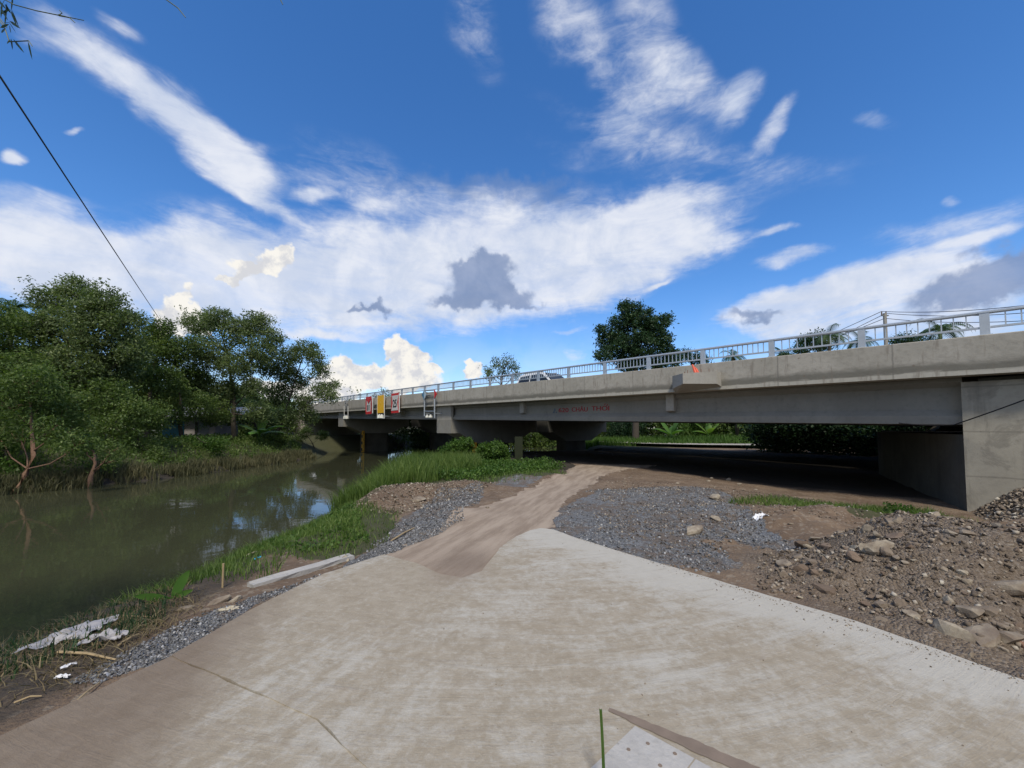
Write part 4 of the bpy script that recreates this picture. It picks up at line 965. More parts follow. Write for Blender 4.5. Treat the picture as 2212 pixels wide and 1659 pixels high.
def woodland(label, segs, n, leafm, size=.34):
    V_, out = [], []
    for (x0, y0, x1, y1, h, dp) in segs:
        k = int(n * math.hypot(x1 - x0, y1 - y0)); f = RS.uniform(0, 1, k); x = x0 + (x1 - x0) * f + RS.normal(size=k) * dp; y = y0 + (y1 - y0) * f + RS.normal(size=k) * dp
        top = h * (.72 + .5 * fbm(x, y, .22, 4, 51) + .2 * fbm(x, y, 1.1, 3, 55)); z0 = base_z(x, y, False); z = z0 + np.maximum(.2, top) * RS.uniform(0, 1, k) ** .7
        c = np.stack([x, y, z], -1); c = np.repeat(c, 14, 0); out.append(c + RS.normal(size=c.shape) * .34)
    P = np.concatenate(out); V, F = leaves(P, size, .5, .2)
    return tag(np_mesh('woodland', V, F, leafm, attrs={'rnd': ('FLOAT', np.repeat(RS.uniform(size=len(P)), 4))}), label, 'woodland', kind='stuff')


woodland('green wood closing the view beyond the underpass and bridge', [(-34, 72, -14, 66, 7.5, 1.4), (-14, 66, 12, 58, 7., 1.6), (12, 58, 30, 45, 6., 1.6), (30, 45, 60, 40, 6.5, 1.8), (60, 40, 110, 30, 7.5, 2)], 75, L_MID, .42)
woodland('green wood behind the house on the far bank', [(-70, 24, -44, 42, 10, 1.8), (-44, 42, -36, 52, 9, 1.8), (-36, 52, -40, 66, 8, 1.8), (-42, 22, -34, 32, 7.5, 1.2)], 95, L_MID, .40)
woodland('dense dark thicket added beyond the second bridge to block sky light', [(bw(10.5, 20.5, 0)[0], bw(10.5, 20.5, 0)[1], bw(-3, 20.5, 0)[0], bw(-3, 20.5, 0)[1], 3.6, .5)], 190, L_DARK, .26)  # added foliage keeping sky light out from under the bridges


def palm_mesh(nf=15, L=2.6, seed=1):
    rs = np.random.RandomState(seed); V = []; F = []
    for k in range(nf):
        a = k * 2.4 + rs.uniform(-.2, .2); el = rs.uniform(-.1, 1.25); ln = L * rs.uniform(.8, 1.1); prev = None; nseg = 22
        d = np.array([math.cos(a) * math.cos(el), math.sin(a) * math.cos(el), math.sin(el)]); p = np.zeros(3); side = np.array([-math.sin(a), math.cos(a), 0])
        for j in range(nseg):
            p = p + d * ln / nseg; d = d + np.array([0, 0, -.075 - .004 * j]); d /= np.linalg.norm(d)
            wd = .55 * math.sin(min(1, (j + 2) / nseg * 1.05) * math.pi) ** .6 + .06
            for sgn in (-1, 1):
                tip = p + side * sgn * wd + d * .28 + np.array([0, 0, -.22 * wd - .1]); bw_ = d * .05; b = len(V)
                V += [p - bw_, p + bw_, tip]; F.append((b, b + 1, b + 2, b + 2))
            b = len(V); q = side * .03; V += [p - q, p + q, p + q - d * ln / nseg, p - q - d * ln / nseg]; F.append((b, b + 1, b + 2, b + 3))
    tri = [f[:3] for f in F if f[2] == f[3]]; quad = [f for f in F if f[2] != f[3]]
    me = bpy.data.meshes.new('palm_fronds'); me.from_pydata([tuple(v) for v in V], [], tri + quad); me.materials.append(L_PALM)
    at_ = me.attributes.new('rnd', 'FLOAT', 'POINT'); at_.data.foreach_set('value', rs.uniform(size=len(V)).astype(np.float32)); return me


PM = [palm_mesh(16, 2.7, 3), palm_mesh(14, 2.5, 8)]


def palm(px, py, Y, label, sc=1., rz=0., k=0):
    top = at(px, py, Y); zb = gz(top.x, top.y); root = empty('palm_tree', (top.x, top.y, zb), label, 'palm tree', 'coconut palms')
    cr = bpy.data.objects.new('crown', PM[k]); C.objects.link(cr); cr.parent = root; cr.location = (0, 0, top.z - zb); cr.scale = (sc,) * 3; cr.rotation_euler.z = rz
    mb = MB(); mb.tube([(top.x + .3, top.y, zb - .2), (top.x + .15, top.y, zb * .5 + top.z * .5), (top.x, top.y, top.z)], [.2, .15, .12], 8); mb.build('trunk', B_GREY, root, smooth=True)


palm(25, 672, 30, 'palm crown rising behind the trees at the left edge', 1.1)
palm(1583, 770, 44, 'small palm seen through the railing right of the big dark tree', .8, 1, 1)
palm(1790, 728, 36, 'full palm crown beside the dark green tree above the railing', .85, 2)
palm(1858, 735, 38, 'narrow palm just left of the electricity pole', .75, 3, 1)
palm(2030, 712, 33, 'widest palm crown above the railing at the right', .92, .5)
palm(1690, 765, 50, 'distant small palm low behind the railing', .9, 1.7, 1)

# big dark tree behind the bridge and other trees beyond
btree('broadleaf_tree', 1372, 46, [(1365, 672, 26), (1345, 700, 30), (1385, 690, 28), (1420, 702, 26), (1315, 735, 26), (1340, 745, 34), (1385, 740, 34), (1430, 735, 26), (1305, 765, 20), (1360, 780, 34), (1420, 775, 34), (1400, 715, 26), (1450, 765, 18), (1350, 665, 14), (1440, 690, 14), (1300, 715, 14)],
      L_DARK, B_DARK, 'big dark green tree rising above the bridge railing in the middle', .35, .30, .62, 26, .42, solid=.3)
btree('broadleaf_tree', 1082, 58, [(1100, 780, 14), (1075, 785, 14), (1055, 800, 13), (1110, 795, 14), (1085, 805, 16), (1060, 812, 12), (1112, 812, 12)], L_GREY, B_GREY, 'sparse round tree top behind the bridge left of the white car', .2, .3, .5, 16, .5)
btree('broadleaf_tree', 1500, 50, [(1480, 768, 15), (1505, 775, 16), (1455, 780, 15), (1520, 780, 12)], L_DARK, B_DARK, 'low dark tree at the right foot of the big dark tree', .2, .25, 1., 22, .45)
btree('broadleaf_tree', 1735, 40, [(1740, 740, 18), (1765, 735, 22), (1730, 760, 16), (1775, 755, 18), (1690, 775, 12)], L_DARK, B_DARK, 'dark green tree behind the railing beside a palm', .2, .22, 1., 22, .42)
btree('broadleaf_tree', 1975, 42, [(1960, 730, 15), (1935, 735, 13), (1985, 735, 14), (2010, 745, 16), (2060, 745, 14)], L_DARK, B_DARK, 'dark rounded tree under the widest palm behind the railing', .2, .22, 1., 22, .42)
# greenery in the opening beyond the underpass
for i, (px, dp, L, lab) in enumerate([(1270, 52, [(1260, 930, 24), (1300, 925, 26), (1240, 915, 24)], 'dark bushy tree beyond the underpass beside the far pier'),
                                      (1350, 50, [(1340, 925, 24), (1370, 915, 26), (1320, 940, 16)], 'shaded bush beyond the underpass left of the banana plant'),
                                      (1500, 48, [(1480, 930, 20), (1520, 925, 24), (1550, 930, 22), (1500, 910, 24)], 'fresh green bush behind the far road'),
                                      (1610, 47, [(1590, 935, 20), (1620, 930, 24), (1650, 935, 22), (1600, 910, 26)], 'rounded green bush beyond the underpass near the abutment'),
                                      (1660, 40, [(1650, 955, 12), (1672, 950, 16), (1690, 940, 18)], 'dark leafy bush at the edge of the underpass opening')]):
    btree('shrub', px, dp, L, (L_MID, L_DARK, L_LIGHT, L_LIGHT, L_DARK)[i], B_DARK, lab, .06, .22, 1.1, 22, .4, cat='shrub', dj=1., group='bushes beyond the underpass')


def banana(name, base, n, L, label, seed=2, spread=.9, wdt=.16):
    rs = random.Random(seed); base = Vector(base); root = empty(name, base, label, 'banana plant')
    mb = MB(); mb.tube([base + Vector((0, 0, -.05)), base + Vector((0, 0, L * .35))], [L * .06, L * .035], 8); mb.build('stem', L_BAN, root)
    for k in range(n):
        a = k * 2.39 + rs.uniform(-.3, .3); el = rs.uniform(.5, 1.35); d = Vector((math.cos(a) * math.cos(el), math.sin(a) * math.cos(el), math.sin(el)))
        p = base + Vector((0, 0, L * .25)); side = Vector((-math.sin(a), math.cos(a), 0)); mb = MB(); rings = []; ns = 10; up = Vector((0, 0, 1))
        for j in range(ns + 1):
            f = j / ns; wd = L * wdt * max(.02, math.sin(min(1, max(0, f * 1.15 - .12)) * math.pi) ** .55) if f > .1 else L * .012
            nn = side.cross(d).normalized(); rings.append([p - side * wd + nn * wd * .35, p, p + side * wd + nn * wd * .35])
            p = p + d * L / ns; d = (d + Vector((0, 0, -spread * .14))).normalized()
        mb.loft(rings, caps=False, closed=False); o = mb.build('leaf', L_BAN, root, smooth=True, fix=False)
        a_ = o.data.attributes.new('rnd', 'FLOAT', 'POINT'); a_.data.foreach_set('value', [rs.uniform(.3, .9)] * len(o.data.vertices))
    return root


p = at(1450, 950, 44); banana('banana_plant', (p.x, p.y, gz(p.x, p.y)), 7, 2.6, 'large banana plant beyond the underpass in front of the bushes')
p = at(1530, 950, 45); banana('banana_plant', (p.x, p.y, gz(p.x, p.y)), 5, 2.2, 'smaller yellowing banana plant right of the large one', 5)
p = at(560, 960, 35); banana('banana_plant', (p.x, p.y, gz(p.x, p.y)), 7, 2.6, 'banana plant under the trees on the far bank', 9)
# young banana-like sprout near the beam
x, y = gp(372, 1312, -.12); sp_z = gz(x, y); root = empty('sprout', (x, y, sp_z), 'young green sprout with one upright leaf by the gravel edge', 'plant')
for (dx_, dz_, ln, wd, cv) in ((.12, .26, .36, .045, .3), (-.24, .06, .34, .045, .1), (.17, .12, .26, .028, .25), (-.16, .01, .22, .03, .0)):
    mb = MB(); rings = []; p = Vector((x, y, sp_z)); d = Vector((dx_, -.03, dz_)).normalized(); side = d.cross(Vector((0, 1, .2))).normalized()
    for j in range(9):
        f = j / 8; wv = wd * math.sin(math.pi * min(1, .08 + f * .92)) ** .7 + .001; rings.append([p - side * wv, p + Vector((0, .004, 0)), p + side * wv]); p = p + d * ln / 8; d = (d + Vector((.02, 0, -.02 - cv * .05))).normalized()
    mb.loft(rings, caps=False, closed=False); o = mb.build('leaf', L_BAN, root, smooth=True, fix=False)
    a_ = o.data.attributes.new('rnd', 'FLOAT', 'POINT'); a_.data.foreach_set('value', [.85] * len(o.data.vertices))

# bushes at the near pier
for px, L, lab, lm in ((985, [(965, 980, 17), (985, 968, 18), (1005, 960, 16), (950, 992, 12), (1000, 985, 16)], 'left feathery bush in front of the near pier', L_LIGHT),
                       (1065, [(1050, 975, 18), (1072, 972, 20), (1085, 985, 14), (1045, 992, 15), (1075, 995, 18)], 'rounder right bush in front of the near pier', L_LIGHT)):
    btree('bush', px, 19.5, L, lm, B_DARK, lab, .04, .12, 1.25, 26, .16, cat='bush', dj=.4, asp=.5, group='bushes in front of the near pier', solid=.2)
M_POST = plain('mossy_post', (.022, .028, .014), .9, var=.35, sc=6)
a = at(1112, 1000, 21.); b = at(1129, 1000, 21.); mb = MB(); gzz = gz(a.x, 21.); mb.box8([(a.x, 21, gzz - .3), (b.x, 21, gzz - .3), (b.x, 21.4, gzz - .3), (a.x, 21.4, gzz - .3), (a.x, 21, 1.15), (b.x, 21, 1.15), (b.x, 21.4, 1.12), (a.x, 21.4, 1.12)])
tag(mb.build('concrete_post', M_POST, origin=(a.x, 21, gzz)), 'mossy concrete post standing right of the pier bushes', 'post')

# ---------------------------------------------------------------- grass
def blades(n, region, hmin, hmax, wd, lean=.35, zfun=None, seg=2):
    """region(n)-> x,y arrays already accepted"""
    x, y = region(n); n = len(x); z = base_z(x, y, False) if zfun is None else zfun(x, y)
    a = RS.uniform(0, 2 * math.pi, n); h = RS.uniform(hmin, hmax, n); ln = RS.uniform(0, lean, n) * h
    d = np.stack([np.cos(a), np.sin(a), np.zeros(n)], -1); b = RS.uniform(0, 2 * math.pi, n); s_ = np.stack([np.cos(b), np.sin(b), np.zeros(n)], -1) * (wd * RS.uniform(.6, 1.3, n))[:, None]
    p = np.stack([x, y, z - .02], -1); up = np.array([0, 0, 1.])
    m_ = p + up * (h * .6)[:, None] + d * (ln * .35)[:, None]; tp = p + up * (h * RS.uniform(.8, 1, n))[:, None] + d * ln[:, None]
    V = np.stack([p - s_, p + s_, m_ + s_ * .7, tp + s_ * .08, tp - s_ * .08, m_ - s_ * .7], 1).reshape(-1, 3)
    i = np.arange(n) * 6; F = np.concatenate([np.stack([i, i + 1, i + 2, i + 5], -1), np.stack([i + 5, i + 2, i + 3, i + 4], -1)])
    return V, F, np.repeat(RS.uniform(size=n), 6)


def poly_region(P, warp=.25, clump=None):
    P = [tuple(p[:2]) for p in P]; x0, x1 = min(p[0] for p in P), max(p[0] for p in P); y0, y1 = min(p[1] for p in P), max(p[1] for p in P)
    def f(n):
        X, Y = [], []; c = 0
        while c < n:
            x = RS.uniform(x0, x1, n * 2); y = RS.uniform(y0, y1, n * 2)
            ok = inpoly(P, x + warp * fbm(x, y, 1.2, 3, 7), y + warp * fbm(x, y, 1.2, 3, 8))
            if clump is not None: ok &= (fbm(x, y, clump, 3, 12) > RS.uniform(-.5, .25, len(x)))
            if not ok.any(): break
            X.append(x[ok]); Y.append(y[ok]); c += ok.sum()
        return np.concatenate(X)[:n], np.concatenate(Y)[:n]
    return f


def grass(name, n, reg, h0, h1, wd, m_, label, cat='grass', lean=.4):
    V, F, r_ = blades(n, reg, h0, h1, wd, lean); return tag(np_mesh(name, V, F, m_, attrs={'rnd': ('FLOAT', r_)}), label, cat, kind='stuff')


grass('tall_grass', 13000, poly_region([(-5.0, 11.0), (-3.4, 10.0), (-2.4, 12.5), (-1.2, 15), (-1.5, 19), (-6.8, 20), (-6.1, 15)], .35, .8), .28, .85, .011, L_GRASS, 'tall green grass on the near bank', lean=.7)
grass('grass', 7000, poly_region([(-5.4, 8.0), (-5.6, 10.3), (-4.2, 9.8), (-3.3, 8.0), (-2.3, 6.4), (-1.9, 5.2), (-2.6, 4.9), (-3.4, 6.2), (-4.4, 7.0)], .7, 1.3), .04, .22, .0055, L_GRASS, 'short green grass between the river and the gravel strip', lean=.8)
grass('grass', 4200, poly_region([(-5.7, 5.3), (-5.9, 8.2), (-4.0, 6.6), (-2.7, 4.9), (-2.5, 4.1), (-4.2, 4.3)], .3, 1.4), .05, .22, .005, L_GRASS, 'thin grass tufts on the dark mud', lean=.9)
grass('grass', 5200, poly_region([(4.6, 8.4), (6.2, 9.2), (9.9, 9.3), (9.0, 7.6), (7.2, 7.3), (5.6, 7.6)], .3, 1.0), .05, .2, .007, L_GRASS, 'green grass patches in front of the abutment', lean=.9)
grass('grass', 2600, poly_region([(-1.6, 12.2), (.2, 11.6), (2.1, 14.5), (1.6, 16.2), (-1, 17)], .3), .05, .2, .008, L_GRASS, 'short grass along the left edge of the dirt track', lean=.9)
grass('grass', 5000, poly_region(GREEN[1], .15), .04, .16, .006, L_GRASS, 'short lawn like grass beside the beam and the gravel heap', lean=.9)
# creeping broad-leaved plants
def creepers(n, reg, h, size, m_, label, name='creeping_plants'):
    x, y = reg(n); z = base_z(x, y, False) + RS.uniform(0, 1, len(x)) * h * (1 + .6 * fbm(x, y, 1.2, 3, 2)); P = np.stack([x, y, z], -1); V, F = leaves(P, size, .75, -.1)
    return tag(np_mesh(name, V, F, m_, attrs={'rnd': ('FLOAT', np.repeat(RS.uniform(size=len(P)), 4))}), label, 'plants', kind='stuff')


creepers(14000, poly_region([(-3.0, 12.8), (-1.3, 12.0), (.4, 14.4), (2.4, 16.5), (1.6, 19.5), (-4.2, 19.5), (-4.0, 15)]), .30, .09, L_LIGHT, 'bright green creeping leaves below the pier bushes')
creepers(3500, poly_region([(-4.6, 6.2), (-3.6, 8.4), (-2.6, 6.7), (-1.9, 5.4), (-2.6, 5.0)], .2, 1.2), .08, .05, L_LIGHT, 'small green leaves among the short bank grass')
creepers(9000, poly_region([(-28, 15), (-23.6, 15.5), (-21.4, 20), (-20.6, 30), (-20.4, 38), (-24, 42), (-30, 40)], .5), .5, .16, L_MID, 'green undergrowth on the far bank')
creepers(500, poly_region([(7.9, 7.9), (8.5, 8.1), (8.5, 8.5), (8., 8.4)], .1), .22, .05, L_LIGHT, 'small bright green weed near the foot of the abutment')
for nm, n_, P, h0, h1, wd, m_, lab in (
        ('reeds', 9000, [(-22.9, 15.0), (-21.7, 17.2), (-20.4, 20.3), (-19.4, 24), (-19.2, 32), (-18.7, 37.3), (-20.0, 38), (-20.4, 31), (-20.6, 24), (-22.0, 19.5), (-24, 15)], .25, .75, .022, L_REED, 'olive and straw coloured reeds along the far waterline'),
        ('grass', 9000, [(-27, 16), (-23, 17.5), (-21, 22), (-20.7, 38), (-23, 42), (-27, 40)], .15, .45, .02, L_GRASS, 'green grass on the far bank below the trees'),
        ('grass', 9000, [(6, 41.5), (15, 37.6), (22, 37), (27, 38), (26, 47), (4, 50)], .3, .9, .04, L_LIGHT, 'sunlit tall grass beyond the far road'),
        ('dead_grass', 9500, [(-5.4, 2.6), (-6.4, 4.4), (-4.8, 4.9), (-3.2, 4.0), (-2.6, 3.2), (-2.5, 2.5), (-3.4, 1.9)], .02, .10, .004, L_DRY, 'dry brown straw and roots at the lower left'),
        ('grass', 5200, [(-5.4, 2.6), (-6.4, 4.2), (-4.8, 4.6), (-3.4, 4.0), (-2.9, 3.2), (-3.4, 1.9)], .03, .14, .005, L_DARK, 'dull green weeds among the straw at the lower left')):
    grass(nm, n_, poly_region(P, .3 if n_ < 8000 else .5, 1.3 if 'straw' in lab else None), h0, h1, wd, m_, lab, 'reeds' if nm == 'reeds' else 'grass', lean=3. if nm == 'dead_grass' else .5)

# single green blade close to the camera
mb = MB(); x0, y0 = .392, 1.70; rings = []
for j in range(9):
    f = j / 8; wv = .0075 * (1 - .25 * f) if j < 8 else .006; rings.append([(x0 - wv - .012 * f * f, y0 + .004, f * .40 - .0), (x0 - .012 * f * f, y0 - .003, f * .40), (x0 + wv - .012 * f * f, y0 + .004, f * .40)])
mb.loft(rings, caps=False, closed=False); o = mb.build('grass_blade', L_LIGHT, origin=(x0, y0, 0), fix=False)
a_ = o.data.attributes.new('rnd', 'FLOAT', 'POINT'); a_.data.foreach_set('value', [.7] * len(o.data.vertices)); tag(o, 'single upright green grass blade in the foreground', 'grass blade')

# ---------------------------------------------------------------- far road and track
M_ROAD = plain('far_road_concrete', (.36, .33, .29), .9, var=.2, sc=1)
mb = MB(); cl = [(9.5, 50), (11.5, 43), (14.2, 39.2), (18, 36.6), (22.5, 35.5), (30, 35.5)]; L_, R_ = [], []
for i, (x, y) in enumerate(cl):
    a = Vector(cl[max(0, i - 1)]); b = Vector(cl[min(len(cl) - 1, i + 1)]); t_ = (b - a).normalized(); n_ = Vector((-t_.y, t_.x)); L_.append((x + n_.x * 1.8, y + n_.y * 1.8)); R_.append((x - n_.x * 1.8, y - n_.y * 1.8))
for i in range(len(cl) - 1):
    P4 = [L_[i], L_[i + 1], R_[i + 1], R_[i]]; mb.poly([(px, py, .12) for px, py in P4]); 
o = mb.build('road', M_ROAD); tag(o, 'pale curved road in sunlight beyond the underpass', 'road', kind='structure')

# ---------------------------------------------------------------- rocks and debris
def rock_mesh(seed, fl=.6, sub=2):
    rs = np.random.RandomState(seed); bm = bmesh.new(); bmesh.ops.create_icosphere(bm, subdivisions=sub, radius=1.)
    cuts = [(Vector(v / np.linalg.norm(v)), rs.uniform(.36, .68)) for v in rs.normal(size=(10, 3))]
    for v in bm.verts:
        for nrm, dd in cuts:
            k = v.co.dot(nrm) - dd
            if k > 0: v.co -= nrm * k * .92
        v.co *= 1 + rs.uniform(-.04, .04)
        v.co.z *= fl
    me = bpy.data.meshes.new('rock'); bm.to_mesh(me); bm.free(); return me


def rockmat(name, a, b):
    t = mat(name); n = t.noise(t.P, 14, 6, .7); n2 = t.noise(t.P, 3.3, 3)
    oi = t.new('ShaderNodeObjectInfo').outputs['Random']
    c = t.mix(t.mr(n, .3, .7), a, b); c = t.mix(t.m('MULTIPLY', t.mr(n2, .45, .6), .7), c, (.13, .095, .068)); c = t.mix(t.m('MULTIPLY', oi, .5), c, (.17, .13, .10))
    return fin(t, c, .95, n, .012)


M_ROCK = rockmat('pale_rock', (.24, .20, .15), (.42, .37, .28)); M_ROCKB = rockmat('brown_clod', (.13, .09, .065), (.22, .165, .12)); M_PINK = rockmat('pink_brick', (.38, .16, .11), (.46, .24, .17))
RM = [rock_mesh(s, f) for s, f in ((1, .55), (2, .7), (3, .55), (4, .65), (5, .6), (6, .8), (7, .5))]


def put_rock(px, py, wpx, k, m_, label=None, group=None, zg=None, sx=1., rz=None, name='rock'):
    z = 0.
    for _ in range(6): x, y = gp(px, py, z); z = gz(x, y)
    r_ = wpx * 1.02 / 2 / FPX * y; o = bpy.data.objects.new(name, RM[k].copy() if m_ != M_ROCK else RM[k]); C.objects.link(o)
    if not o.data.materials: o.data.materials.append(m_)
    o.location = (x, y, z + r_ * .18); o.scale = (r_ * sx, r_ / sx ** .5, r_ * 1.15); o.rotation_euler = (random.uniform(-.3, .3), random.uniform(-.3, .3), random.uniform(0, 6.28) if rz is None else rz)
    return tag(o, label, 'rock', group)


NAMED = [(2060, 1345, 75, 2, M_ROCK, 'long tilted pale slab of rock in the front of the rubble pile', 1.3, 2.2), (2130, 1385, 85, 6, M_ROCK, 'broad flat rock slab lying at the front right of the rubble', 1.3, .1),
         (2175, 1350, 60, 4, M_ROCK, 'oblong pale rock right above the flat slab', 1.4, 2.6), (1908, 1352, 34, 1, M_ROCK, 'lone angular rock at the edge of the concrete pavement', 1., .6),
         (1955, 1275, 36, 0, M_ROCK, 'pale squarish rock in the middle of the rubble pile', 1., .4), (1900, 1172, 56, 2, M_ROCK, 'flat topped rock at the crest of the rubble pile', 1.3, .0),
         (1775, 1240, 44, 3, M_ROCKB, 'large brown clod at the left end of the rubble', 1., 1.), (1697, 1245, 30, 5, M_ROCK, 'pale pointed rock leading the left tip of the rubble', 1., 0.),
         (2060, 1190, 44, 0, M_ROCK, 'pinkish tan rock behind the crest of the pile', 1.3, 2.8), (2095, 1228, 46, 4, M_ROCKB, 'brown rounded rock below the gravel embankment', 1.2, 2.7),
         (2130, 1235, 40, 4, M_ROCK, 'greyish oblong rock near the right edge', 1.3, 2.9), (2205, 1385, 26, 3, M_PINK, 'pinkish red brick piece at the right edge', 1., .5),
         (1500, 1152, 44, 6, M_ROCK, 'flat tan broken slab lying on the gravel patch', 1.5, .1), (1548, 1110, 28, 0, M_ROCKB, 'tan rock lump on the gravel patch', 1.2, .3),
         (1545, 1078, 26, 1, M_ROCKB, 'reddish brown clod at the top of the gravel patch', 1., .3), (2100, 1420, 26, 5, M_ROCK, 'small pale rock below the flat slab', 1., .3),
         (905, 1062, 30, 3, M_ROCK, 'pale rock in the brown heap left of the track', 1.2, .4), (2185, 1210, 70, 6, M_WHT, 'large pale grey lump at the right edge on the embankment', 1.4, 2.5)]
for (px, py, wpx, k, m_, lab, sx, rz) in NAMED: put_rock(px, py, wpx, k, m_, lab, None, sx=sx, rz=rz)
RB = [m.copy() for m in RM]
for m_ in RB: m_.materials.clear(); m_.materials.append(M_ROCKB)
gr = 'loose rocks in the rubble pile'
for i in range(190):
    while True:
        px, py = random.uniform(1690, 2215), random.uniform(1165, 1430)
        if py < 1330 + (px - 1850) * .28 and py > 1165 and px > 1690 + abs(py - 1245) * .6 - 30: break
    wp = random.choice([9, 10, 12, 14, 16, 19, 22, 27, 32]); z = 0.
    for _ in range(5): x, y = gp(px, py, z); z = gz(x, y)
    r_ = wp / 2 / FPX * y; k = random.randrange(7); brown = random.random() < .4
    if inpoly(SLAB, np.array([x]), np.array([y]))[0]: continue
    o = bpy.data.objects.new('rock', RB[k] if brown else RM[k]); C.objects.link(o)
    o.location = (x, y, z + r_ * .25); o.scale = (r_ * random.uniform(.8, 1.4), r_, r_); o.rotation_euler = (random.uniform(-.5, .5), random.uniform(-.5, .5), random.uniform(0, 6.28))
    zone = 'at the left tip of the rubble pile' if px < 1800 else 'on the right part of the rubble pile' if px > 2080 else 'along the crest of the rubble pile' if py < 1235 else 'at the front foot of the rubble pile' if py > 1315 else 'in the middle of the rubble pile'
    kd = ('larger ' if wp > 18 else 'small ') + ('brown earth clod ' if brown else 'pale angular stone ')
    tag(o, kd + zone, 'rock', kd.strip() + 's ' + zone)
for i in range(46):
    rg_ = random.choice([(820, 1120, 1045, 1110), (1560, 2040, 1090, 1165), (1300, 1640, 1030, 1060)])
    px, py = random.uniform(*rg_[:2]), random.uniform(*rg_[2:]); wp = random.uniform(4, 11); z = 0.
    for _ in range(5): x, y = gp(px, py, z); z = gz(x, y)
    r_ = wp / 2 / FPX * y; o = bpy.data.objects.new('rock', random.choice(RM)); C.objects.link(o); o.location = (x, y, z + r_ * .25); o.scale = (r_ * 1.2, r_, r_); o.rotation_euler.z = random.uniform(0, 6)
    L3 = {820: 'small pale stone on the brown heap left of the dirt track', 1560: 'small pale stone scattered near the grass before the abutment', 1300: 'small pale stone at the shadow edge beside the dirt track'}
    tag(o, L3[rg_[0]], 'rock', 'scattered stones ' + {820: 'left of the track', 1560: 'before the abutment', 1300: 'by the shadow edge'}[rg_[0]])

# gravel chips as one mass
def chips(n, xy, size, m_, label, name='gravel', zoff=0., keep_slab=False):
    x, y = xy(n)
    if not keep_slab: k = ~inpoly(SLAB, x, y); x, y = x[k], y[k]
    n = len(x); z = base_z(x, y, True); s_ = size * (.45 + 1.6 * RS.uniform(0, 1, n) ** 2.5)
    base = np.array([[1, 0, -.3], [-.5, .87, -.3], [-.5, -.87, -.3], [.5, .6, .5], [-.7, 0, .6], [.4, -.6, .55]]); Fb = np.array([[0, 1, 3], [1, 2, 4], [2, 0, 5], [3, 4, 5], [1, 4, 3], [2, 5, 4], [0, 3, 5]])
    Rm = rand_rot(n); V = np.einsum('nij,kj->nki', Rm, base) * s_[:, None, None] + np.stack([x, y, z + s_ * .3 + zoff], -1)[:, None, :]
    F = (Fb[None] + (np.arange(n) * 6)[:, None, None]).reshape(-1, 3)
    return tag(np_mesh(name, V.reshape(-1, 3), F, m_, attrs={'rnd': ('FLOAT', np.repeat(RS.uniform(size=n), 6))}), label, 'gravel', kind='stuff')


def chipmat(name, stops):
    t = mat(name); a = t.new('ShaderNodeAttribute', attribute_name='rnd').outputs['Fac']; return fin(t, t.ramp(a, stops), .9)


M_CH = chipmat('gravel_chips', [(0., (.10, .10, .10)), (.5, (.165, .167, .172)), (.9, (.25, .25, .25)), (1., (.5, .5, .5))])
M_CHB = chipmat('rubble_chips', [(0., (.10, .078, .058)), (.6, (.195, .155, .118)), (.9, (.32, .27, .21)), (1., (.45, .41, .34))])
chips(8000, poly_region(GRAV[0], .12, 1.5), .0075, M_CH, 'blue grey gravel strip along the left edge of the pavement')
chips(5000, poly_region(GRAV[1], .3), .012, M_CH, 'blue grey gravel heap left of the dirt track')
chips(10000, poly_region(GRAV[3], .5, 1.6), .011, M_CH, 'blue grey gravel patch right of the dirt track')
chips(3500, poly_region([(-3.6, 7.6), (-2.2, 7.2), (-.6, 10.2), (-.4, 12), (-2.4, 11), (-3.4, 9.4)], .3), .018, M_CHB, 'earth and stone crumbs on the brown heap left of the track', 'crumbs')
chips(9000, poly_region([(2.5, 3.9), (3.0, 4.9), (4.2, 5.2), (7, 6.2), (8, 4.2), (6.5, 2.2), (3.6, 2.6), (3.1, 3.2)], .2), .014, M_CHB, 'earthy rubble crumbs covering the pile')
chips(9000, poly_region([(10.7, 9.0), (6.8, 4.4), (9.5, 3.5), (13.5, 7.0), (12.4, 8.0)], .2), .03, M_CHB, 'dark gravel on the embankment beside the abutment')
chips(7000, poly_region([(1.2, 6.0), (2.4, 4.7), (4.4, 6.5), (6.5, 6.2), (9.8, 8.8), (8, 10.5), (3.0, 12.5), (2.6, 11)], .3, 1.0), .012, M_CHB, 'earth crumbs on the bare ground before the bridge', 'crumbs')

def slab_crumbs(n, A_, B_, spread, size, label):
    f = RS.uniform(0, 1, n); off = np.abs(RS.normal(size=n)) * spread; x = A_[0] + (B_[0] - A_[0]) * f - off * .82; y = A_[1] + (B_[1] - A_[1]) * f - off * .57
    k = inpoly(SLAB, x, y); x, y = x[k], y[k]; n = len(x); s_ = size * (.4 + 1.8 * RS.uniform(0, 1, n) ** 4)
    base = np.array([[1, 0, -.3], [-.5, .87, -.3], [-.5, -.87, -.3], [.5, .6, .5], [-.7, 0, .6], [.4, -.6, .55]]); Fb = np.array([[0, 1, 3], [1, 2, 4], [2, 0, 5], [3, 4, 5], [1, 4, 3], [2, 5, 4], [0, 3, 5]])
    Rm = rand_rot(n); V = np.einsum('nij,kj->nki', Rm, base) * s_[:, None, None] + np.stack([x, y, .032 + s_ * .4], -1)[:, None, :]; F = (Fb[None] + (np.arange(n) * 6)[:, None, None]).reshape(-1, 3)
    tag(np_mesh('crumbs', V.reshape(-1, 3), F, M_CHB, attrs={'rnd': ('FLOAT', np.repeat(.45 + RS.uniform(size=n) * .45, 6))}), label, 'crumbs', kind='stuff')


